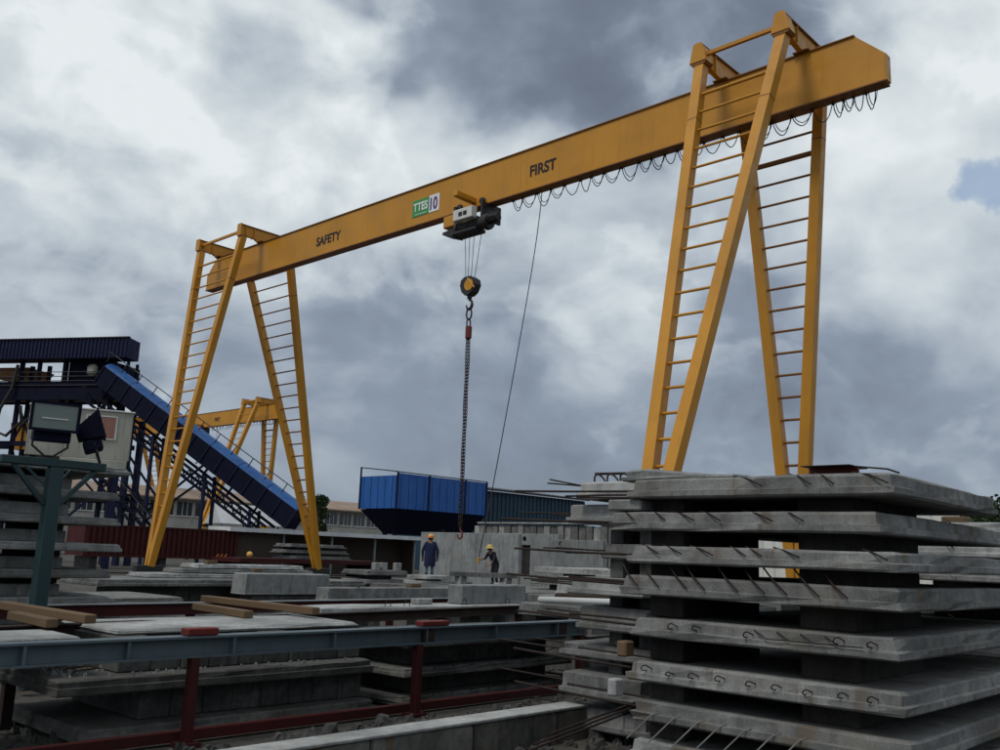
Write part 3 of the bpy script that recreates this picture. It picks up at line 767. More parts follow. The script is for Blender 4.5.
for i, (z0, x1) in enumerate(((.655, 10.8), (.315, 11.0), (.0, 11.0))):
    o = slab(('upper', 'middle', 'lower')[i]+' slab of the stack in the right half of the steel rack', 7.74-.03*i, x1, 8.58, 10.1, z0, z0+.10, 'concrete_dark_grey', .045, .02, 'slabs in the right half of the rack')
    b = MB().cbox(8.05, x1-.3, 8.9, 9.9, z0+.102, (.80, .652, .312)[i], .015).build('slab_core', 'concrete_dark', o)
    for k in range(8): rod(o, [(8.2+k*.33, 8.60, z0+.09), (8.2+k*.33, 8.57, z0+.12), (8.24+k*.33, 8.60, z0+.15)], .0055, 'lifting_loop')
    for k in range(3): rod(o, [(x1-.05, 8.7+k*.3, z0+.05), (x1+.35, 8.68+k*.3, z0+.07+.03*k)], .008)

# low stained wall in the foreground
lw = thing('low_wall', 'low concrete kerb wall with rust stains in the foreground', 'wall', (5.6, 6.3, 0))
x = 1.6
while x < 8.1:
    w = 1.22
    slab_mesh(x+.006, min(x+w, 8.2), 6.20, 6.46, -.04, .27, .01, .004, int(x*100)).build('wall_block', 'concrete_rusty', lw); x += w
MB().cbox(1.6, 8.2, 6.19, 6.47, .272, .30, .006).build('lit_top_strip', 'concrete_pale', lw)  # paler strip paints the light falling on the wall top
for k in range(3):
    o = MB().tube([(6.7+k*.1, 5.9-.12*k, .02+.1*k), (8.3, 5.7-.15*k, .30+.1*k)], .011, 6).build('loose_rebar', 'rebar'); tag(o, ('lowest', 'middle', 'uppermost')[k]+' dark bar leaning by the end of the low wall', 'rebar', 'bars by the low wall')

# dark and maroon steel beams behind the rack
def ibeam(name, label, p0, p1, z0, z1, mw, mt, w=.14, cat='steel beam'):
    t = thing(name, label, cat, ((p0[0]+p1[0])/2, (p0[1]+p1[1])/2, z0)); h = .014
    for nm, za, zb, ww, m in (('bottom_flange', z0, z0+h, w, mw), ('web', z0+h, z1-h, .02, mw), ('top_flange', z1-h, z1, w, mt)):
        MB().beam((*p0, (za+zb)/2), (*p1, (za+zb)/2), zb-za, ww, (0, 0, 1)).build(nm, m, t)
    n = 6
    for k in range(n):
        q = (k+.5)/n; x = p0[0]+(p1[0]-p0[0])*q; y = p0[1]+(p1[1]-p0[1])*q
        MB().box(x-.05, x+.05, y-.04, y+.06, 0, z0-.001).build('support_post', mw, t)
    return t
ibeam('steel_beam', 'dark rusty steel beam running behind the blue grey beam', (2.6, 9.55), (15.6, 11.35), .82, .955, 'rusty_steel', 'rusty_steel')
ibeam('steel_beam', 'maroon steel beam with grey top flange in the middle of the yard', (2.2, 12.4), (14.2, 13.1), .79, .955, 'maroon', 'grey_steel')
for lab, x, ya, yb, z0, rz in (('long timber plank crossing the dark steel beam at the left edge', 4.12, 9.15, 11.3, 1.0, .02), ('short timber plank beside the long one at the left edge', 3.86, 9.3, 10.35, .958, -.03),
                          ('upper timber plank behind the left red block', 7.05, 9.5, 12.1, 1.0, .0), ('lower timber plank behind the left red block', 6.35, 9.75, 11.2, .96, -.10)):
    o = MB().cbox(x-.06, x+.06, ya, yb, z0, z0+.085, .008).build('timber_plank', 'timber'); o.rotation_euler = (0, 0, rz); tag(o, lab, 'plank', 'timber planks on the beams')

# ------------------------------------------------------------------ stacks in the middle of the yard
o = slab('long pale slab with wire lifting loops behind the dark steel beam', 8.5, 15.2, 11.35, 12.1, .80, .935, 'concrete_pale', .05, .02)
for xx in (9.9, 10.3, 11.6, 12.7): loop(o, xx, 11.5, .935, .12, .12, 'x', (.02, 0))
for k in range(8): MB().cbox(8.9+k*.75, 9.0+k*.75, 11.343, 11.36, .82, .86, .004).build('cast_in_socket', 'concrete_dark', o)
for xx in (9.2, 12.0, 14.5):
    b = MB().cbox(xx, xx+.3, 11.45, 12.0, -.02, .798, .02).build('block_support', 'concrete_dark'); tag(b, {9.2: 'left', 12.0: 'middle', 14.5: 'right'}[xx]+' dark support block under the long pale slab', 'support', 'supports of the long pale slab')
slab('light grey concrete block standing on the long pale slab', 11.6, 13.3, 11.55, 11.95, .94, 1.26, 'concrete_panel', .02, .01, name='concrete_block', cat='concrete block')
slab('long weathered kerb beam lying behind the maroon steel beam', 12.9, 17.2, 17.0, 17.5, .66, .94, 'concrete', .03, .02, name='kerb_beam', cat='concrete beam')
slab('thin pale slab lying in front of the weathered kerb beam', 13.4, 17.5, 15.9, 16.6, .60, .68, 'concrete_pale', .03, .02)
for x0, lab in ((13.1, 'left'), (15.6, 'right')):
    b = MB().cbox(x0, x0+.5, 16.0, 17.4, -.02, .598, .02).build('block_support', 'concrete_dark'); tag(b, lab+' support block under the weathered kerb beam', 'support', 'supports of the kerb beam')
    if lab: b2 = MB().cbox(x0+.1, x0+.4, 17.05, 17.4, .60, .658, .01).build('spacer_block', 'concrete_dark'); tag(b2, lab+' thin spacer on the kerb beam support', 'spacer', 'spacers under the kerb beam')
slab('wide slab low at left between the lamp post and crane foot', 10.2, 18.4, 22.4, 24.6, .70, .87, 'concrete', .07, .03)
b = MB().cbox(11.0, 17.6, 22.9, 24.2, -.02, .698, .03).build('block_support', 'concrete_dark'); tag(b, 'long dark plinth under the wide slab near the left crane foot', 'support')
for i, (z0, x0, x1) in enumerate(((.875, 11.9, 17.6), (1.0, 12.9, 17.2), (1.13, 13.4, 16.9))):
    slab(('lowest', 'middle', 'uppermost')[i]+' of three thin slabs piled beside the left crane foot', x0, x1, 23.3+.1*i, 24.5, z0, z0+.11, 'concrete_pale' if i != 1 else 'concrete', .04, .02, 'thin slabs by the crane foot')
o = MB().cbox(14.9, 15.15, 23.05, 23.25, .875, 1.16, .01).build('timber_block', 'timber'); tag(o, 'upright timber block in front of the three thin slabs', 'timber block')
slab('plain grey concrete block in front of the back crane foot', 13.35, 16.0, 21.0, 21.7, .56, 1.09, 'concrete_panel', .03, .01, name='concrete_block', cat='concrete block')
b = MB().cbox(13.6, 15.8, 21.1, 21.6, -.02, .558, .02).build('block_support', 'concrete_dark'); tag(b, 'dark support under the plain grey block', 'support')
for i, z0 in enumerate((.72, 1.0)):
    slab(('lower', 'upper')[i]+' of two slabs topped with small white blocks', 19.2+.05*i, 21.0, 23.4, 24.8, z0, z0+.15, 'concrete', .06, .03, 'two slabs by the blue worker')
b = MB().cbox(19.5, 20.7, 23.7, 24.5, -.02, .718, .02).build('block_support', 'concrete_dark'); tag(b, 'dark plinth under the two slabs with white blocks', 'support')
b = MB().cbox(19.6, 20.6, 23.8, 24.3, .872, .998, .02).build('spacer_beam', 'concrete_dark'); tag(b, 'spacer between the two slabs with white blocks', 'spacer')
for k, (xx, yy) in enumerate(((19.75, 23.62), (20.05, 23.62), (20.65, 23.62), (20.85, 23.85))):
    b = MB().cbox(xx-.11, xx+.11, yy-.1, yy+.1, 1.152, 1.40, .015).build('small_block', 'concrete_pale'); tag(b, ['leftmost', 'second from left', 'third from left', 'rightmost'][k]+' small white block on the two slabs', 'concrete block', 'small white blocks')
for i, z0 in enumerate((.76, .93)):
    slab(('lower', 'upper')[i]+' pale slab in front of the worker in blue', 20.6+.15*i, 22.0-.1*i, 22.3, 23.3, z0, z0+.12, 'concrete_pale', .04, .02, 'pale slabs before the worker')
b = MB().cbox(20.8, 21.8, 22.5, 23.1, -.02, .758, .02).build('block_support', 'concrete_dark'); tag(b, 'dark plinth under the pale slabs before the worker', 'support')
b = MB().cbox(20.9, 21.7, 22.6, 23.0, .882, .928, .01).build('spacer_beam', 'concrete_dark'); tag(b, 'thin spacer between pale slabs before the worker', 'spacer')
slab('platform slab under the feet of the worker in the blue shirt', 23.7, 25.6, 24.9, 28.4, .54, .74, 'concrete', .06, .03)
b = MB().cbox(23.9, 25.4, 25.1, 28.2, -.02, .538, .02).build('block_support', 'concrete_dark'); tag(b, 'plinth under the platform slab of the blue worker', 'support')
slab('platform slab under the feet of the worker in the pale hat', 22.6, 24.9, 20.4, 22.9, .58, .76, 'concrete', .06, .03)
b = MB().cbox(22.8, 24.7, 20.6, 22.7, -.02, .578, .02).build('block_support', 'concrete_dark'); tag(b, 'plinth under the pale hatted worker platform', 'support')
tb = thing('precast_bench', 'concrete beam on two short posts in front of the pale hatted worker', 'bench', (21.7, 20.75, 0))
MB().beam((20.95, 21.45, 1.15), (22.45, 19.95, 1.15), .14, .35, (0, 0, 1)).build('beam', 'concrete', tb)
for px_, py_ in ((21.2, 21.2), (22.2, 20.2)): MB().cbox(px_-.14, px_+.14, py_-.14, py_+.14, 0, 1.078, .015).build('post', 'concrete_pale', tb)
for k, (x0, x1, y0, y1, z0, z1, m, lab) in enumerate(((14.0, 14.7, 9.9, 10.6, 1.1, 1.5, 'concrete_panel', 'right pale concrete block above the white pipe'), (14.0, 14.8, 10.65, 11.5, 1.1, 1.44, 'concrete_pale', 'left pale concrete block above the white pipe'),
        (13.6, 16.5, 9.3, 11.9, .82, 1.09, 'concrete', 'weathered slab carrying the two pale blocks'), (13.9, 16.2, 9.6, 11.6, -.02, .81, 'concrete_dark', 'plinth under the weathered slab with two pale blocks'),
        (17.2, 19.6, 15.2, 18.2, .72, .92, 'concrete', 'slab between the long pale slab and the concrete bench'), (17.5, 19.3, 15.5, 17.9, -.02, .71, 'concrete_dark', 'plinth under the slab before the concrete bench'),
        (22.5, 27.5, 16.4, 19.4, .95, 1.15, 'concrete', 'wide slab right of the pale hatted worker'), (22.3, 27.0, 16.2, 19.2, 1.3, 1.48, 'concrete_pale', 'pale slab on top of the wide slab beside the pale hatted worker'), (22.8, 26.8, 16.6, 19.0, -.02, .94, 'concrete_dark', 'plinth under the wide slab beside the pale hatted worker'), (23, 26, 17, 18.6, 1.152, 1.298, 'concrete_dark', 'spacer between wide slab and pale slab beside the pale hatted worker'))):
    slab(lab, x0, x1, y0, y1, z0, z1, m, .05, .025, name='concrete_block' if z1-z0 > .3 else 'concrete_slab', cat='concrete block' if z1-z0 > .3 else 'slab')
# loose pieces lying about on the middle stacks
rg = random.Random(77)
spots = [(13.8, 17.2, .94, 'kerb beam'), (15.6, 17.2, .94, 'kerb beam'), (18.0, 16.2, .92, 'slab before the bench'), (18.9, 17.4, .92, 'slab before the bench'), (23.6, 17.2, 1.48, 'pale slab beside the hatted worker'), (25.2, 18.2, 1.48, 'pale slab beside the hatted worker'), (14.4, 10.2, 1.50, 'right pale block'), (13.9, 23.7, 1.24, 'three thin slabs'), (16.2, 23.8, 1.24, 'three thin slabs'), (10.9, 11.8, .935, 'long pale slab')]
for k, (x, y, z0, on) in enumerate(spots):
    a = rg.uniform(-.5, 1.6); L = rg.uniform(.5, 1.1)
    if k % 2 == 0:
        o = MB().tube([(x-math.cos(a)*L*.5, y-math.sin(a)*L*.5, z0+.014), (x, y, z0+.05), (x+math.cos(a)*L*.5, y+math.sin(a)*L*.5, z0+.02)], .013, 6).build('loose_rebar', 'rebar'); tag(o, 'short bent bar lying on the '+on, 'rebar')
    else:
        o = MB().cbox(x-.16, x+.16, y-.10, y+.10, z0+.002, z0+rg.uniform(.08, .16), .01).build('timber_block', 'timber' if k % 3 else 'concrete_pale'); tag(o, 'small block lying on the '+on, 'block')
# more low piles of thin slabs filling the middle of the yard
for pi, (x0, x1, y0, y1, n, where) in enumerate(((7.0, 11.8, 14.4, 16.3, 4, 'behind the maroon beam'), (17.6, 21.2, 12.4, 14.6, 4, 'right of the long pale slab'), (7.2, 10.4, 18.2, 20.6, 4, 'near the wide slab at left'), (17.4, 20.6, 19.0, 21.2, 5, 'before the small white blocks'))):
    for k in range(n):
        z0 = .0+k*.19; e = .12*((k*7+pi) % 3)
        o = slab((['bottom', 'second', 'third', 'fourth', 'fifth'][k] if k < n-1 else 'top')+' thin slab of the low pile '+where, x0+e, x1-.1*((k+pi) % 3), y0+.08*(k % 2), y1, z0, z0+.11, ('concrete', 'concrete_dark_grey', 'concrete_stack')[(k+pi) % 3], .04, .02, 'low piles of thin slabs')
        o.rotation_euler = (0, 0, R(((k*37+pi*11) % 9-4)*.35))
        if k:
            for sx, wh in ((.2, 'left'), (.75, 'right')):
                xx = x0+(x1-x0)*sx
                b = MB().cbox(xx, xx+.16, y0+.25, y1-.2, z0-.079, z0-.001, .008).build('spacer_beam', 'spacer'); tag(b, wh+' spacer under the '+(['bottom', 'second', 'third', 'fourth', 'fifth'][k] if k < n-1 else 'top')+' slab of the low pile '+where, 'spacer', 'spacers in the low piles')
# pipes
o = MB().tube([(12.0, 8.55, 1.15), (12.0, 10.15, 1.10)], .05, 12).build('plastic_pipe', 'pvc_white', None, True); tag(o, 'white plastic pipe lying by the far end of the rack', 'pipe')
BASE[o.name] = tuple(o.location); MB().lathe([(.03, -.1), (.066, -.1), (.066, .0), (.03, 0)], (12.0, 8.64, 1.147), 12, 'y').build('pipe_socket', 'pvc_white', o, True)
o = MB().tube([(12.25, 8.65, 1.20), (12.25, 10.0, 1.16)], .055, 12).build('rusty_pipe', 'rusty_steel', None, True); tag(o, 'rust brown pipe behind the white plastic pipe', 'pipe')
slab('slab carrying the white pipe and the brown pipe', 11.7, 13.2, 8.5, 10.4, .86, 1.05, 'concrete', .05, .02)
b = MB().cbox(11.95, 13.0, 8.8, 10.2, -.02, .858, .02).build('block_support', 'concrete_dark'); tag(b, 'plinth under the slab with the pipes', 'support')

# stack at the left, behind the lamp post
for i in range(8):
    z0 = 2.72-i*.365
    o = slab((ORD[i] if i < 7 else 'bottom')+' slab of the stack behind the teal lamp post', 1.2, 6.36-.06*((i*5) % 3), 13.25, 15.6, z0, z0+.11, 'concrete_stack', .055, .025, 'slabs of the left stack')
    if i: MB().cbox(1.3, 5.6, 13.45, 15.4, z0+.112, z0+.275, .012).build('upstand', 'concrete', o)
    if i < 7:
        for xx in (2.9, 4.3, 5.4):
            b = MB().cbox(xx, xx+.22, 13.6, 15.2, z0-.089, z0-.001, .01).build('spacer_block', 'spacer'); tag(b, {2.9: 'left', 4.3: 'middle', 5.4: 'right'}[xx]+' spacer in the '+['first', 'second', 'third', 'fourth', 'fifth', 'sixth', 'seventh'][i]+' gap of the left stack', 'spacer', 'spacers of the left stack')

# ------------------------------------------------------------------ lamp post with two floodlights
lp = thing('lamp_post', 'teal steel lamp post with crossbar and braces at the left', 'lamp post', (4.76, 12.0, 0))
MB().cbox(4.68, 4.85, 11.92, 12.08, 0, 2.66, .012).build('post', 'teal_paint', lp)
MB().cbox(4.10, 5.38, 11.93, 12.07, 2.662, 2.76, .01).build('crossbar', 'teal_paint', lp)
for e in (-1, 1): MB().beam((4.765+e*.085, 12.0, 2.20), (4.765+e*.50, 12.0, 2.66), .07, .05, (0, 1, 0)).build('brace', 'teal_paint', lp)
for e in (-1, 1): MB().beam((4.765+e*.05, 12.06, 2.42), (4.765+e*.28, 12.2, 2.655), .03, .03, (0, 1, 0)).build('thin_brace', 'teal_paint', lp)
def floodlight(label, loc, rz, tilt):
    t = thing('floodlight', label, 'floodlight', loc, rz, 'floodlights on the teal post', local=True)
    # local: looks along -Y; housing behind
    W2, H, D = .27, .34, .30
    vs = [(-W2, 0, 0), (W2, 0, 0), (W2, 0, H), (-W2, 0, H), (-W2*.62, D, .03), (W2*.62, D, .03), (W2*.62, D, H*.55), (-W2*.62, D, H*.55)]
    h = MB().add(vs, [(0, 1, 5, 4), (1, 2, 6, 5), (2, 3, 7, 6), (3, 0, 4, 7), (4, 5, 6, 7), (3, 2, 1, 0)])
    hb = h.build('housing', 'navy_dark', t)
    fr = MB()
    for a in ((-W2-.015, W2+.015, H-.02, H+.015), (-W2-.015, W2+.015, -.015, .02), (-W2-.015, -W2+.02, .02, H-.02), (W2-.02, W2+.015, .02, H-.02)): fr.box(a[0], a[1], -.03, -.002, a[2], a[3])
    fr.build('rim', 'navy_dark', t)
    gl = MB().box(-W2+.02, W2-.02, -.014, -.004, .02, H-.02).build('glass', 'lamp_glass', t)
    MB().tube([(-.15, -.020, H*.42), (.15, -.020, H*.42)], .010, 8).build('lamp_tube', 'pvc_white', gl, True)
    MB().cbox(-W2*.8, W2*.8, .03, D-.04, -.15, -.004, .02).build('ballast_box', 'navy_dark', t)
    br = MB(); br.tube([(-W2*.75, .12, -.05), (-W2*.75, .12, -.20), (-.05, .12, -.32), (.05, .12, -.32), (W2*.75, .12, -.20), (W2*.75, .12, -.05)], .016, 6)
    br.build('bracket', 'dark_steel', t)
    t.rotation_euler = (tilt, 0, rz)
    return t
floodlight('floodlight with its pale glass facing the viewer on the teal post', (4.63, 11.86, 3.10), R(-14), R(6))
floodlight('dark floodlight turned away to the right on the teal post', (5.33, 12.02, 3.10), R(66), R(-20))

# ------------------------------------------------------------------ batching plant and conveyor
PRZ = math.atan2(-.874, .486)
pl = thing('batching_plant', 'dark batching plant tower under a long navy ribbed roof at the left edge', 'plant', (23.95, 57.19, 0), PRZ, local=True)
rf = MB().prism([(-.2, 12.75), (.95, 12.72), (.95, 13.92), (-.2, 14.0)], 'x', -8.6, 2.75).build('roof', 'navy', pl)
rb = MB(); x = -8.5
while x < 2.65: rb.box(x, x+.10, -.26, -.19, 12.78, 13.98); x += .27
o = rb.build('roof_ribs', 'navy', rf); tag(o, kind='stuff')
MB().box(-8.65, 2.8, -.30, -.10, 13.985, 14.05).build('gutter', 'dark_steel', rf)
for a_, z1_, w_ in ((-5.2, 12.7, .22), (-3.9, 12.7, .2), (-2.0, 12.7, .25), (1.5, 12.7, .22), (2.5, 12.72, .14)):
    MB().box(a_-w_/2, a_+w_/2, .3, .3+w_, 0, z1_).build('column', 'navy_dark', pl)
    MB().box(a_-w_/2, a_+w_/2, 1.2, 1.2+w_, 0, z1_-.12).build('column', 'navy_dark', pl)
for z_, h_ in ((10.2, .75), (11.0, .35), (7.3, .3), (4.0, .3)):
    MB().box(-8.4, 2.4, .1, .28, z_, z_+h_).build('floor_beam', 'navy_dark', pl)
    MB().box(-8.4, 2.4, 1.9, 2.05, z_, z_+h_).build('floor_beam', 'navy_dark', pl)
MB().box(-8.4, 2.3, .3, 1.85, 10.3, 10.42).build('platform', 'dark_steel', pl)
hp = MB().prism([(-1.9, 12.7), (1.2, 12.7), (1.2, 11.4), (.5, 10.4), (-1.0, 10.4), (-1.9, 11.3)], 'y', .6, 3.4).build('mixer_hopper', 'navy_dark', pl)
MB().cbox(-.35, .35, .15, .55, 11.75, 12.45, .15).build('dust_bag', 'cream', hp)
MB().prism([(-6.2, 8.9), (-3.3, 8.9), (-3.6, 7.2), (-5.9, 7.2)], 'y', 1.2, 3.2).build('cement_bin', 'crane_yellow', pl)
MB().prism([(-8.4, 12.5), (-5.4, 12.5), (-6.0, 11.9), (-8.4, 11.9)], 'y', 1.2, 3.6).build('cement_bin', 'crane_brown', pl)
for a0, a1 in ((-5.2, -3.9), (-3.9, -2.0), (-2.0, 1.5)):
    for z0, z1 in ((4.2, 7.2), (7.5, 10.1)):
        MB().beam((a0, .35, z0), (a1, .35, z1), .10, .10).build('brace', 'navy_dark', pl)
        MB().beam((a1, .45, z0), (a0, .45, z1), .10, .10).build('brace', 'navy_dark', pl)
for k in range(4):
    MB().tube([(-8.3, .05, 11.1+.28*k), (2.3, .05, 11.1+.28*k)], .025, 6).build('guard_rail', 'dark_steel', pl)
MB().tube([(-5.1, -.1, 12.4), (-5.3, -.1, 10.9), (-5.9, -.2, 9.6), (-6.1, -.2, 8.2), (-5.3, -.1, 7.9), (-4.4, .0, 8.8), (-4.6, 0, 9.8)], .10, 8).build('duct', 'dark_steel', pl, True)
MB().tube([(-3.4, -.1, 10.2), (-3.6, -.1, 9.2), (-4.2, -.1, 8.6)], .08, 8).build('duct', 'dark_steel', pl, True)

KP = 1.25
for o_ in (pl,): o_.location = (23.95*KP, 57.19*KP, 1.8*(1-KP)); o_.scale = (KP, KP, KP)
cv = thing('conveyor', 'inclined conveyor with bright blue cover and lattice truss below', 'conveyor', (23.95, 57.19, 0), PRZ, local=True)
A, B = Vector((1.5, 0, 12.1)), Vector((14.9, 0, 3.75))
ax = (B-A).normalized(); nrm = Vector((-ax.z, 0, ax.x)); nrm = nrm if nrm.z > 0 else -nrm
LEN = (B-A).length
def cvp(s, n, y): p = A+ax*s+nrm*n; return (p.x, y, p.z)
# rounded cover in bays
nb = 7
for k in range(nb):
    s0, s1 = LEN*k/nb+.02, LEN*(k+1)/nb-.02; m = MB(); vs = []; fs = []
    for s in (s0, s1):
        for j in range(9):
            t = math.pi*j/8; vs.append(cvp(s, .05+.30*math.sin(t), .15-.70*math.cos(t)))
    for j in range(8): fs.append((j, j+1, 9+j+1, 9+j))
    fs += [tuple(range(9)), tuple(range(17, 8, -1)), (0, 9, 17, 8)]
    m.add(vs, fs).build('cover', 'cover_blue', cv, False)
sp = MB()
vs = [cvp(s, n, y) for s in (0, LEN) for (n, y) in ((.04, -.55), (.04, .85), (-1.15, .85), (-1.15, -.55))]
sp.add(vs, [(0, 1, 2, 3), (7, 6, 5, 4), (0, 4, 5, 1), (1, 5, 6, 2), (2, 6, 7, 3), (3, 7, 4, 0)]).build('side_casing', 'navy_dark', cv)
for k in range(15):
    s = LEN*k/14
    MB().beam(cvp(s, .05, -.58), cvp(s, -1.15, -.58), .06, .06).build('casing_rib', 'navy', cv)
# handrail
pts = []
for k in range(13):
    s = LEN*k/12
    MB().tube([cvp(s, .35, -.62), cvp(s, .95, -.62)], .03, 6).build('rail_post', 'dark_steel', cv)
MB().tube([cvp(-.2, .95, -.62), cvp(LEN*.97, .95, -.62)], .03, 6).build('handrail', 'dark_steel', cv)
# lattice truss
for n_ in (-1.75, -2.35):
    MB().beam(cvp(-.6, n_, -.4), cvp(LEN*.93, n_, -.4), .14, .14).build('truss_chord', 'navy_dark', cv)
    MB().beam(cvp(-.6, n_, .7), cvp(LEN*.93, n_, .7), .14, .14).build('truss_chord', 'navy_dark', cv)
ns = 22
for k in range(ns):
    s = LEN*.93*k/ns; e = LEN*.93/ns
    MB().beam(cvp(s, -1.75, -.4), cvp(s+e, -2.35, -.4), .07, .07).build('truss_web', 'navy_dark', cv)
    MB().beam(cvp(s, -1.75, -.4), cvp(s, -2.35, -.4), .06, .06).build('truss_web', 'navy_dark', cv)
for k in (1, 3, 5, 8, 11, 14, 17, 20):
    s = LEN*.93*k/ns; MB().beam(cvp(s, -1.3, .1), cvp(s, -1.8, .1), .10, .10).build('hanger', 'navy_dark', cv)
# trestles
for a_, w_ in ((2.9, .30), (3.7, .30), (5.3, .16), (8.95, .16), (12.0, .14)):
    s = (a_-A.x)/ax.x; q = cvp(s, -2.3, 0)
    for yy in (-.4, .7): MB().box(a_-w_/2, a_+w_/2, yy-w_/2, yy+w_/2, 0, q[2]+.15).build('trestle_leg', 'navy', cv)
    MB().box(a_-.05, a_+.05, -.4, .7, q[2]*.5, q[2]*.5+.12).build('trestle_tie', 'navy_dark', cv)
for a0, z0, a1, z1 in ((5.3, 3.4, 8.9, 6.3), (5.3, 2.9, 9.2, 5.6), (3.7, 5.2, 6.6, 2.4), (2.9, 8.0, 4.9, 4.2), (3.7, 6.9, 6.9, 3.3), (3.7, 2.4, 2.9, 4.2)):
    MB().beam((a0, -.45, z0), (a1, -.45, z1), .11, .11).build('trestle_brace', 'navy_dark', cv)
# second lower feed truss under the tower
lt = thing('lattice_stair', 'dark lattice stair truss under the batching plant cabin', 'stair', (23.95, 57.19, 0), PRZ, local=True)
for yy in (-1.0, -.2):
    for off in (0, .55): MB().beam((1.2, yy, 6.6-off), (6.4, yy, 2.0-off), .12, .12).build('stringer', 'navy_dark', lt)
for k in range(16):
    t = k/15; MB().box(1.2+5.2*t-.15, 1.2+5.2*t+.15, -1.0, -.2, 6.45-4.6*t, 6.5-4.6*t).build('tread', 'dark_steel', lt)
MB().tube([(1.2, -1.0, 7.5), (6.4, -1.0, 2.9)], .03, 6).build('handrail', 'dark_steel', lt)

for o_ in (cv, lt): o_.location = (23.95*KP, 57.19*KP, 1.8*(1-KP)); o_.scale = (KP, KP, KP)
# control cabin on stilts
CRZ = math.atan2(-.38, .92)
cb = thing('control_cabin', 'cream site cabin on stilts with a pink curtained window', 'cabin', (14.39, 39.46, 0), CRZ, local=True)
MB().cbox(0, 3.92, 0, 2.4, 5.05, 7.06, .02).build('body', 'cream', cb)
MB().cbox(-.05, 3.98, -.06, 2.46, 7.062, 7.13, .015).build('roof', 'off_white', cb)
MB().cbox(1.3, 3.85, -.03, 2.3, 4.72, 5.046, .02).build('floor_skirt', 'cream', cb)
wd = MB().box(2.15, 3.27, -.02, -.003, 5.92, 6.83).build('window', 'window_glass', cb)
for q in ((2.10, 2.16, 5.88, 6.87), (3.26, 3.32, 5.88, 6.87), (2.16, 3.26, 6.82, 6.87), (2.16, 3.26, 5.88, 5.93), (2.58, 2.62, 5.93, 6.82)): MB().box(q[0], q[1], -.045, -.004, q[2], q[3]).build('window_frame', 'off_white', wd)
for k in range(14):
    a_ = 2.18+k*.077
    MB().box(a_, a_+.06, -.034-.006*(k % 2), -.022, 5.95, 6.80).build('curtain_fold', 'curtain', wd)
for a_ in (.03, 1.3, 2.6, 3.85): MB().box(a_-.02, a_+.02, -.012, -.001, 5.06, 7.05).build('wall_seam', 'cream', cb)
for a_, y_ in ((.3, .3), (3.5, .3), (.3, 2.1), (3.5, 2.1)): MB().box(a_-.12, a_+.12, y_-.12, y_+.12, 0, 5.05 if a_ < 1 else 4.72).build('stilt', 'navy', cb)
MB().beam((.3, .3, 1.0), (3.5, .3, 4.4), .1, .1).build('stilt_brace', 'navy', cb)
MB().beam((3.5, .32, 1.0), (.3, .32, 4.4), .1, .1).build('stilt_brace', 'navy', cb)

KC = 1.55
cb.location = (14.39*KC, 39.46*KC, 1.8*(1-KC)); cb.scale = (KC, KC, KC)
# maroon container, shed and far things on the left
ct = thing('steel_container', 'long maroon steel container behind the left crane leg', 'container', (27.6, 53.2, 0))
MB().box(22.7, 32.3, 52.05, 54.4, .9, 2.62).build('body', 'maroon', ct)
x = 22.75
while x < 32.1:
    MB().box(x, x+.16, 51.97, 52.05, .98, 2.54).build('corrugation', 'maroon', ct); x += .32
MB().box(22.65, 32.35, 51.95, 52.06, 2.545, 2.64).build('top_rail', 'maroon', ct)
MB().box(22.65, 32.35, 51.95, 52.06, .86, .975).build('bottom_rail', 'maroon', ct)
for k in range(3): MB().add([(30.75+k*.28, 51.94, 1.02), (30.87+k*.28, 51.94, 1.02), (31.0+k*.28, 51.94, 1.2), (30.88+k*.28, 51.94, 1.2)], [(0, 1, 2, 3)]).build('warning_stripe', 'orange_mark', ct)
for xx in (23.2, 27.3, 31.4): MB().box(xx, xx+.4, 52.2, 54.2, 0, .858).build('bearer', 'dark_steel', ct)
sh = thing('open_shed', 'low open shed with pale sheet roof and dark inside', 'shed', (39.5, 54.5, 0))
MB().prism([(51.6, 2.60), (54.2, 2.66), (54.2, 2.9), (51.6, 2.86)], 'x', 31.4, 47.6).build('roof', 'white_roof', sh)
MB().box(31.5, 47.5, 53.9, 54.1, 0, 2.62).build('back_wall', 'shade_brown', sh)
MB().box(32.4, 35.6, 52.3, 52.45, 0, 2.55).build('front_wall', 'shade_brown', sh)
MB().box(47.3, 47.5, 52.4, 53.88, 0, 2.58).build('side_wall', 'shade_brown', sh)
for xx in (35.7, 39.6, 43.4, 47.2): MB().box(xx, xx+.14, 52.2, 52.34, 0, 2.58).build('post', 'grey_steel', sh)
for i, z0 in enumerate((1.08, 1.42, 1.78)):
    slab(('lowest', 'middle', 'uppermost')[i]+' of three slabs piled before the open shed', 33.2+.25*(i == 1)*-1, 38.0-.25*i, 47.8, 49.6, z0, z0+.2, 'concrete', .07, .12, 'slabs before the open shed')
for i, (za, zb_) in enumerate(((1.281, 1.419), (1.621, 1.779))):
    b = MB().box(33.8, 37.2, 48.0, 49.4, za, zb_).build('spacer_beam', 'spacer'); tag(b, ('lower', 'upper')[i]+' spacer in the pile before the open shed', 'spacer')
b = MB().box(29.5, 40.0, 47.2, 50.2, .82, 1.06).build('loading_platform', 'maroon'); tag(b, 'flat maroon platform carrying the pile before the open shed', 'platform')
BASE[b.name] = tuple(b.location)
for xx in (30, 34.5, 39.2): MB().box(xx, xx+.4, 47.5, 49.9, 0, .818).build('bearer', 'dark_steel', b)
o = MB().lathe([(.02, -.18), (.11, -.15), (.17, -.06), (.18, 0), (.17, .06), (.11, .15), (.02, .18)], (30.35, 47.6, 1.26), 14).build('float_ball', 'helmet_yellow', None, True); tag(o, 'small yellow ball on the maroon platform by the crane leg', 'ball')

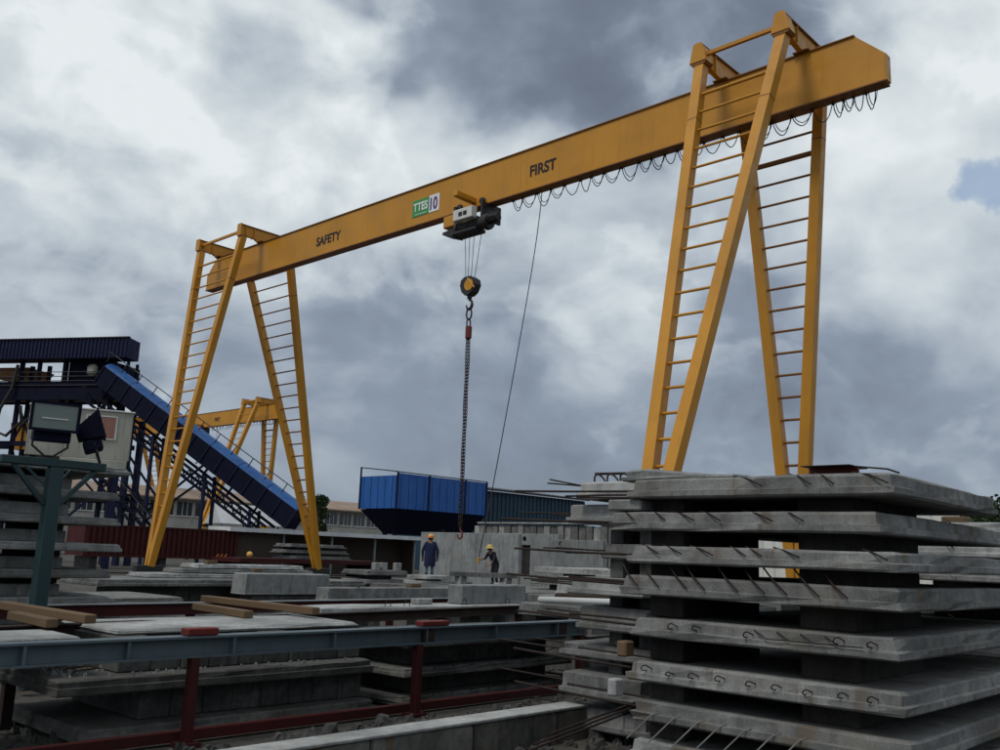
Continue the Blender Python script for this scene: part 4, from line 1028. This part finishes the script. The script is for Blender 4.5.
# blue aggregate hopper
hp = thing('aggregate_hopper', 'bright blue panelled hopper with dark tapered base', 'hopper', (57.8, 63.0, 0))
X0, X1, Y0, Y1 = 52.3, 63.3, 60.5, 65.2
MB().box(X0, X1, Y0, Y1, 5.3, 8.02).build('inner_wall', 'bright_blue', hp)
k = 0; x = X0
while x < X1-.01:
    w = (X1-X0)/24
    MB().box(x+.012, x+w-.012, Y0-.05-.03*(k % 2), Y0-.001, 5.31, 8.30).build('wall_sheet', 'bright_blue', hp); x += w; k += 1
y = Y0; k = 0
while y < Y1-.01:
    w = (Y1-Y0)/10
    MB().box(X0-.05-.03*(k % 2), X0-.001, y+.012, y+w-.012, 5.31, 8.10).build('wall_sheet', 'bright_blue', hp); y += w; k += 1
for xx in (X0, X0+3.7, X0+8.2, X1): MB().box(xx-.09, xx+.09, Y0-.16, Y0-.09, 5.25, 8.42).build('wall_post', 'navy', hp)
MB().box(X0-.16, X0-.09, Y1-.1, Y1+.08, 5.25, 8.95).build('wall_post', 'navy', hp)
MB().tube([(X0-.1, Y1, 8.9), (X0-.1, Y0-.1, 8.42)], .05, 6).build('top_rail', 'navy', hp)
MB().tube([(X0-.1, Y0-.12, 8.40), (X1, Y0-.12, 8.40)], .05, 6).build('top_rail', 'navy', hp)
MB().add([(X0, Y0, 5.25), (X1, Y0, 5.25), (X1, Y1, 5.25), (X0, Y1, 5.25), (X0+1.2, Y0+1.3, 3.2), (X1-.8, Y0+1.3, 3.2), (X1-.8, Y1-1.9, 3.2), (X0+1.2, Y1-1.9, 3.2)],
         [(0, 1, 2, 3), (4, 5, 6, 7), (0, 1, 5, 4), (1, 2, 6, 5), (2, 3, 7, 6), (3, 0, 4, 7)]).build('tapered_base', 'navy_dark', hp)
for xx, yy in ((X0+1.3, Y0+1.4), (X1-1, Y0+1.4), (X0+1.3, Y1-2), (X1-1, Y1-2)): MB().box(xx-.15, xx+.15, yy-.15, yy+.15, 0, 3.3).build('leg', 'navy_dark', hp)
ts = thing('cladded_shed', 'long teal blue sheet metal shed behind the hopper', 'shed', (77, 70, 0))
MB().box(66.0, 85.5, 66.1, 76, 0, 8.15).build('wall', 'teal_clad', ts)
x = 66.0; k = 0
while x < 85.4:
    MB().box(x+.02, x+.38, 66.02, 66.1, .2, 8.1).build('wall_sheet', 'teal_clad', ts); x += .62
MB().prism([(65.5, 8.16), (76.5, 9.4), (76.5, 9.6), (65.5, 8.36)], 'x', 65.8, 85.8).build('roof', 'dark_steel', ts)

# far building, tent, trees
fb = thing('low_building', 'long low far building with brown roof and a row of windows', 'building', (70, 114, 0))
MB().box(38, 98, 112.2, 124, 0, 7.5).build('wall', 'far_wall', fb)
MB().prism([(111.2, 7.4), (118, 9.0), (124.6, 7.4), (124.6, 7.2), (118, 8.8), (111.2, 7.2)], 'x', 37.5, 98.5).build('roof', 'brown_roof', fb)
for k in range(22):
    x = 39.5+k*2.6
    w = MB().box(x, x+2.1, 112.14, 112.19, 5.2, 6.9).build('window', 'window_glass', fb)
    for q in ((x+.68, x+.75), (x+1.35, x+1.42)): MB().box(q[0], q[1], 112.09, 112.138, 5.2, 6.9).build('window_bar', 'off_white', w)
    MB().box(x-.1, x+2.2, 112.0, 112.135, 5.05, 5.18).build('sill', 'off_white', w)
tt = thing('tarpaulin_tent', 'white tarpaulin tent roof beyond the conveyor foot', 'tent', (49.8, 76, 0))
MB().prism([(74.8, 3.6), (76.2, 5.4), (77.6, 3.6)], 'x', 44.5, 52.5).build('canopy', 'white_roof', tt)
for xx in (44.7, 48.5, 52.3):
    for yy in (74.9, 77.5): MB().box(xx-.05, xx+.05, yy-.05, yy+.05, 0, 3.62).build('pole', 'grey_steel', tt)
def tree(name, label, x, y, h, r, seed, shape='round'):
    t = thing(name, label, 'tree', (x, y, 0)); rg = random.Random(seed)
    MB().tube([(x, y, 0), (x+.1, y, h*.35), (x-.05, y+.1, h*.7), (x, y, h*.95)], [h*.025, h*.02, h*.012, h*.004], 8).build('trunk', 'bark', t, True)
    limbs = []
    for k in range(14):
        z = h*rg.uniform(.35, .92); an = rg.uniform(0, 6.28); L = r*rg.uniform(.5, 1.0)*(1.15-z/h if shape == 'cone' else 1-.7*abs(z/h-.62))
        e = (x+math.cos(an)*L, y+math.sin(an)*L, z+L*.35); limbs.append(e)
        MB().tube([(x, y, z), e], [h*.008, h*.003], 5).build('limb', 'bark', t)
    m = MB()
    for k in range(2600):
        b = rg.choice(limbs); s = r*.26
        q = Vector((b[0]+rg.gauss(0, s), b[1]+rg.gauss(0, s), b[2]+rg.gauss(0, s*.75))); a = Vector((rg.gauss(0, 1), rg.gauss(0, 1), rg.gauss(0, .6))).normalized(); c = a.orthogonal().normalized(); L = rg.uniform(.2, .42)*h/8
        d_ = a.cross(c)*L*.4
        m.add([q, q+a*L*.5+d_, q+a*L, q+a*L*.5-d_], [(0, 1, 2, 3)])
    m.build('crown', 'leaf', t)
tree('conifer_tree', 'small dark tree above the far roof right of the left crane legs', 78.5, 106.5, 9.4, 1.2, 4, 'cone')
tree('leafy_tree', 'green tree peeping over the stack at the right edge', 57.8, 15.6, 5.9, 1.5, 9)
tree('leafy_tree', 'shrubby tree half hidden behind the stack at the right edge', 50.0, 13.6, 4.4, 1.3, 12)
wl = thing('warehouse', 'white far warehouse glimpsed through the gaps of the right stacks', 'building', (72, 22, 0))
MB().box(70.06, 80, 15.0, 40.0, 0, 6.0).build('wall', 'off_white', wl)
for k in range(25): MB().box(70.0, 70.055, 15.02+k, 15.96+k, .2, 5.95).build('wall_sheet', 'off_white', wl)
MB().prism([(14.7, 6.02), (40.3, 6.02), (40.3, 6.25), (14.7, 6.25)], 'x', 69.8, 80.3).build('roof', 'white_roof', wl)

# ------------------------------------------------------------------ standing wall panels
def cut_panel(label, x0, x1, y0, y1, z0, z1, doors=(), holes=(), mat='concrete_panel', group='standing wall panels'):
    me = MB().cbox(x0, x1, y0, y1, z0, z1, .012).mesh('wall_panel', mat); base = bpy.data.objects.new('tmp_panel', me); COL.objects.link(base)
    cut = MB()
    for a, b, c, d_ in doors: cut.box(x0-.1, x1+.1, a, b, c, d_)
    for yy, zz, r in holes: cut.lathe([(r, -.1), (r, x1-x0+.1)], (x0, yy, zz), 14, 'x')
    cm = bpy.data.objects.new('tmp_cut', cut.mesh('cut', mat)); COL.objects.link(cm)
    if doors or holes:
        md = base.modifiers.new('b', 'BOOLEAN'); md.object = cm; md.operation = 'DIFFERENCE'; md.solver = 'EXACT'
    dg = bpy.context.evaluated_depsgraph_get()
    out = bpy.data.meshes.new_from_object(base.evaluated_get(dg)); bpy.data.objects.remove(base); bpy.data.objects.remove(cm)
    off = ((x0+x1)/2, (y0+y1)/2, z0)
    for v in out.vertices: v.co -= Vector(off)
    out.materials.clear(); out.materials.append(MATS[mat])
    o = bpy.data.objects.new('wall_panel', out); o.location = off; COL.objects.link(o); BASE[o.name] = off
    return tag(o, label, 'wall panel', group)
p1 = cut_panel('large plain concrete wall panel standing behind the worker in blue', 26.1, 26.25, 23.15, 28.5, .45, 2.58)
for yy in (24.3, 25.8, 27.3): MB().cbox(25.95, 26.4, yy, yy+.3, -.02, .448, .02).build('bearer', 'spacer', p1)
for yy in (24.2, 27.3): loop(p1, 26.17, yy, 2.58, .16, .12, 'y', r=.012)
p2 = cut_panel('concrete wall panel with a door opening and round holes', 33.0, 33.15, 26.9, 30.5, .40, 2.80, [(28.56, 29.10, .85, 2.28)], [(29.80, 2.56, .14), (28.95, 2.55, .13)])
for yy in (27.4, 29.6): MB().cbox(32.9, 33.3, yy, yy+.3, -.02, .398, .02).build('bearer', 'spacer', p2)
MB().box(33.16, 33.30, 28.3, 29.3, .41, 2.7).build('backing_board', 'spacer', p2)
p3 = cut_panel('concrete wall panel with one round hole right of the door panel', 31.5, 31.65, 23.3, 25.9, .45, 2.52, [], [(25.55, 2.33, .13)])
for yy in (23.6, 25.2): MB().cbox(31.4, 31.8, yy, yy+.3, -.02, .448, .02).build('bearer', 'spacer', p3)
rp = thing('ribbed_panel_row', 'row of upright ribbed concrete planks behind the standing panels', 'concrete planks', (45.2, 37.5, 0))
y = 31.9; k = 0
while y < 43.5:
    w = .55
    MB().cbox(45.0+.05*(k % 2), 45.35, y+.03, y+w-.03, .6, 3.62+.04*((k*7) % 3), .03).build('plank', 'concrete_pale' if (k*5) % 7 < 2 else 'concrete', rp); y += w; k += 1
MB().cbox(44.9, 45.5, 31.8, 43.6, 3.75, 3.86, .02).build('cover_board', 'concrete_pale', rp)
MB().cbox(44.95, 45.5, 32, 43.4, -.02, .598, .02).build('bearer', 'spacer', rp)

# ------------------------------------------------------------------ rubble
rg = random.Random(21); m = MB()
def rock(x, y, z, s):
    vs = []
    for i in range(2):
        for j in range(5):
            t = 2*math.pi*j/5+rg.uniform(-.4, .4); r_ = s*rg.uniform(.6, 1.1)*(1 if i == 0 else .6); vs.append((x+r_*math.cos(t), y+r_*math.sin(t), z+(s*rg.uniform(.5, .9) if i else -.02)))
    m.add(vs, [(0, 1, 6, 5), (1, 2, 7, 6), (2, 3, 8, 7), (3, 4, 9, 8), (4, 0, 5, 9), (5, 6, 7, 8, 9), (4, 3, 2, 1, 0)])
for k in range(1500):
    u = rg.random()
    if u < .45: x, y, z = rg.uniform(2.0, 10.5), rg.uniform(6.5, 8.05), -.02
    elif u < .70: x, y, z = rg.uniform(5.0, 9.0), rg.uniform(4.6, 6.1), -.02
    elif u < .85: x, y, z = rg.uniform(2.0, 4.4), rg.uniform(8.3, 10.4), -.02
    else: x, y, z = rg.uniform(5.2, 16), rg.uniform(.3, 2.1), -.02
    rock(x, y, z, abs(rg.gauss(0, .04))+.012)
o = m.build('rubble', 'concrete_dark'); tag(o, 'loose grey rubble scattered on the ground round the stacks', 'rubble', kind='stuff')
m = MB()
for k in range(140):
    rock(3.75+abs(rg.gauss(0, .25)), rg.uniform(8.6, 10.1), .585, abs(rg.gauss(0, .018))+.006)
for k in range(60): rock(rg.uniform(4.3, 7), rg.uniform(8.5, 8.72), .585, abs(rg.gauss(0, .012))+.005)
m.build('debris', 'concrete', ua)['kind'] = 'stuff'

# ------------------------------------------------------------------ people
def person(label, loc, rz, joints, edges, regions, mats):
    """joints: name -> (pos, radius); one skinned body; regions pick a material for each face"""
    t = thing('person', label, 'person', loc, rz, local=True)
    names = list(joints); me = bpy.data.meshes.new('body')
    me.from_pydata([joints[n][0] for n in names], [(names.index(a), names.index(b)) for a, b in edges], [])
    ob = bpy.data.objects.new('tmp_body', me); COL.objects.link(ob)
    md = ob.modifiers.new('skin', 'SKIN'); md.use_smooth_shade = True
    for i, n in enumerate(names):
        sv = me.skin_vertices[0].data[i]; r = joints[n][1]; sv.radius = r if isinstance(r, tuple) else (r, r); sv.use_root = (n == 'pelvis')
    sb = ob.modifiers.new('sub', 'SUBSURF'); sb.levels = 2; sb.render_levels = 2
    dg = bpy.context.evaluated_depsgraph_get()
    out = bpy.data.meshes.new_from_object(ob.evaluated_get(dg)); bpy.data.objects.remove(ob)
    out.materials.clear()
    for mn in mats: out.materials.append(MATS[mn])
    P = [(Vector(joints[n][0]), regions(n)) for n in names]
    segs = [(Vector(joints[a][0]), Vector(joints[b][0]), regions(a), regions(b)) for a, b in edges]
    for p in out.polygons:
        c = p.center; best = None
        for a, b, ra, rb_ in segs:
            ab = b-a; u = max(0, min(1, (c-a).dot(ab)/max(1e-9, ab.length_squared))); dq = (c-(a+ab*u)).length
            if best is None or dq < best[0]: best = (dq, ra if u < .5 else rb_)
        p.material_index = best[1]; p.use_smooth = True
    o = bpy.data.objects.new('body', out); o.parent = t; COL.objects.link(o)
    return t
def hand(J, E, side, wrist, elbow, curl):
    """palm, four fingers and a thumb from the wrist, continuing the forearm direction"""
    w = Vector(wrist); dv = (w-Vector(elbow)).normalized(); sx = Vector((0, 1, 0)) if abs(dv.y) < .8 else Vector((1, 0, 0)); sx = (sx-dv*sx.dot(dv)).normalized(); nn = dv.cross(sx)
    J['palm'+side] = (tuple(w+dv*.07), (.022, .036)); E.append(('wrist'+side, 'palm'+side))
    for k, (o_, L) in enumerate(((-.03, .062), (-.01, .075), (.011, .070), (.031, .055))):
        a = w+dv*.115+sx*o_; b = a+dv*L*.55*math.cos(curl*.5)+nn*L*.55*math.sin(curl*.5); c = b+dv*L*.5*math.cos(curl)+nn*L*.5*math.sin(curl)
        for nm, q, r in (('k', a, .0095), ('m', b, .0085), ('t', c, .0075)): J['f%d%s%s' % (k, nm, side)] = (tuple(q), r)
        E += [('palm'+side, 'f%dk%s' % (k, side)), ('f%dk%s' % (k, side), 'f%dm%s' % (k, side)), ('f%dm%s' % (k, side), 'f%dt%s' % (k, side))]
    a = w+dv*.05-sx*.045; b = a+dv*.045-sx*.018+nn*.01
    J['th1'+side] = (tuple(a), .011); J['th2'+side] = (tuple(b), .009); E += [('palm'+side, 'th1'+side), ('th1'+side, 'th2'+side)]
def head_parts(t, c, look, hat):
    """face details and head gear; c head centre, look unit vector in local axes"""
    L = Vector(look).normalized(); sd_ = Vector((0, 0, 1)).cross(L).normalized(); c = Vector(c)
    for e in (-1, 1):
        q = c+L*.092+sd_*e*.033+Vector((0, 0, .012)); MB().lathe([(.003, -.008), (.010, -.005), (.012, 0), (.010, .005), (.003, .008)], q, 8).build('eye', 'hair', t, True)
        q = c+sd_*e*.083; MB().lathe([(.006, -.032), (.016, -.02), (.02, 0), (.016, .02), (.006, .03)], q, 8).build('ear', 'skin', t, True)
    q = c+L*.10+Vector((0, 0, -.018)); MB().lathe([(.015, -.012), (.013, 0), (.006, .03)], q, 8).build('nose', 'skin', t, True)
    q = c+L*.088+Vector((0, 0, -.055)); MB().beam(q-sd_*.025, q+sd_*.025, .008, .008, (0, 0, 1)).build('mouth', 'red_paint', t)
    MB().lathe([(.02, .12), (.07, .105), (.098, .06), (.105, .02), (.10, -.02), (.085, -.05)], (c-L*.014)[:], 14).build('hair', 'hair', t, True)
    hatm = MB()
    if hat == 'helmet':
        hatm.lathe([(.03, .155), (.07, .145), (.105, .115), (.125, .07), (.13, .03), (.165, .022), (.165, .012), (.12, .012)], c[:], 18)
        o = hatm.build('helmet', 'helmet_yellow', t, True); MB().lathe([(.133, .03), (.134, .05), (.130, .075), (.122, .09)], c[:], 18).build('helmet_band', 'helmet_orange', o, True)
    else:
        hatm.lathe([(.03, .165), (.075, .155), (.105, .12), (.122, .07), (.13, .045), (.19, .022), (.192, .012), (.12, .03)], c[:], 20); hatm.build('hard_hat', 'straw', t, True)
def body_common(): return {}, []
# worker 1: seen from behind, standing, arms down
J, E_ = {}, []
J.update(pelvis=((0, 0, .92), (.15, .11)), waist=((0, 0, 1.06), (.155, .115)), chest=((0, .0, 1.28), (.175, .12)), neck=((.01, 0, 1.45), .06), head=((.02, 0, 1.56), (.085, .095)), crown=((.015, 0, 1.64), (.07, .08)))
E_ += [('pelvis', 'waist'), ('waist', 'chest'), ('chest', 'neck'), ('neck', 'head'), ('head', 'crown')]
for sgn, s_n in ((1, 'L'), (-1, 'R')):
    J['sho'+s_n] = ((0, sgn*.17, 1.37), .075); J['elb'+s_n] = ((-.02, sgn*.285, 1.10), .06); J['wrist'+s_n] = ((.05, sgn*.275, .86), .04)
    J['hip'+s_n] = ((0, sgn*.09, .86), .105); J['knee'+s_n] = ((.01, sgn*.105, .49), .068); J['ank'+s_n] = ((-.02, sgn*.11, .09), .045); J['toe'+s_n] = ((.14, sgn*.125, .045), .042)
    E_ += [('chest', 'sho'+s_n), ('sho'+s_n, 'elb'+s_n), ('elb'+s_n, 'wrist'+s_n), ('pelvis', 'hip'+s_n), ('hip'+s_n, 'knee'+s_n), ('knee'+s_n, 'ank'+s_n), ('ank'+s_n, 'toe'+s_n)]
    hand(J, E_, s_n, J['wrist'+s_n][0], J['elb'+s_n][0], .7)
def reg1(n):
    if n[:4] in ('head', 'crow', 'neck', 'palm') or n[0] == 'f' and n[1].isdigit() or n[:2] == 'th': return 2
    if n[:3] in ('ank', 'toe'): return 3
    if n[:4] == 'knee': return 1
    return 0
p = person('worker in navy blue overalls and yellow helmet seen from behind', (24.6, 26.3, .74), R(48), J, E_, reg1, ['workwear_blue', 'jeans', 'skin', 'rubber'])
head_parts(p, (.02, 0, 1.575), (1, 0, 0), 'helmet')
m = MB(); prof = []
for i, (zz, rx, ry) in enumerate(((.52, .165, .205), (.74, .18, .215), (1.0, .17, .215), (1.26, .165, .215))):
    for k in range(20):
        a = 2*math.pi*k/20; w_ = 1+.04*math.sin(k*3+i); prof.append((rx*math.cos(a)*w_, ry*math.sin(a)*w_, zz))
m.add(prof, [(i*20+k, i*20+(k+1) % 20, (i+1)*20+(k+1) % 20, (i+1)*20+k) for i in range(3) for k in range(20)]).build('shirt_tail', 'workwear_blue', p, True)
# worker 2: leaning over the bench, pendant control in hand, facing left
J, E_ = {}, []
J.update(pelvis=((0, 0, .86), (.14, .11)), waist=((.06, 0, .99), (.145, .11)), chest=((.17, 0, 1.17), (.165, .115)), neck=((.25, 0, 1.31), .055), head=((.31, 0, 1.40), (.085, .09)), crown=((.32, 0, 1.48), (.07, .075)))
E_ += [('pelvis', 'waist'), ('waist', 'chest'), ('chest', 'neck'), ('neck', 'head'), ('head', 'crown')]
arms = {'L': ((.30, .24, 1.02), (.45, .20, .84)), 'R': ((.27, -.27, 1.03), (.44, -.26, 1.00))}
for sgn, s_n in ((1, 'L'), (-1, 'R')):
    J['sho'+s_n] = ((.20, sgn*.17, 1.24), .07); J['elb'+s_n] = (arms[s_n][0], .05); J['wrist'+s_n] = (arms[s_n][1], .032)
    J['hip'+s_n] = ((-.02, sgn*.09, .81), .10); J['knee'+s_n] = ((.05, sgn*.10, .47), .066); J['ank'+s_n] = ((-.03, sgn*.11, .09), .045); J['toe'+s_n] = ((.13, sgn*.125, .045), .042)
    E_ += [('chest', 'sho'+s_n), ('sho'+s_n, 'elb'+s_n), ('elb'+s_n, 'wrist'+s_n), ('pelvis', 'hip'+s_n), ('hip'+s_n, 'knee'+s_n), ('knee'+s_n, 'ank'+s_n), ('ank'+s_n, 'toe'+s_n)]
    hand(J, E_, s_n, J['wrist'+s_n][0], J['elb'+s_n][0], 1.1)
def reg2(n):
    if n[:4] in ('head', 'crow', 'neck', 'palm') or n[0] == 'f' and n[1].isdigit() or n[:2] == 'th' or n[:5] == 'wrist': return 2
    if n[:3] in ('ank', 'toe'): return 3
    if n[:3] in ('hip', 'kne'): return 1
    return 0
p = person('worker in dark shirt and pale yellow brimmed hard hat leaning over the concrete bench', (23.35, 21.75, .76), R(178), J, E_, reg2, ['workwear_dark', 'workwear_dark', 'skin', 'rubber'])
head_parts(p, (.315, 0, 1.415), (1, 0, -.15), 'straw')
p.scale = (.90, .90, .86)
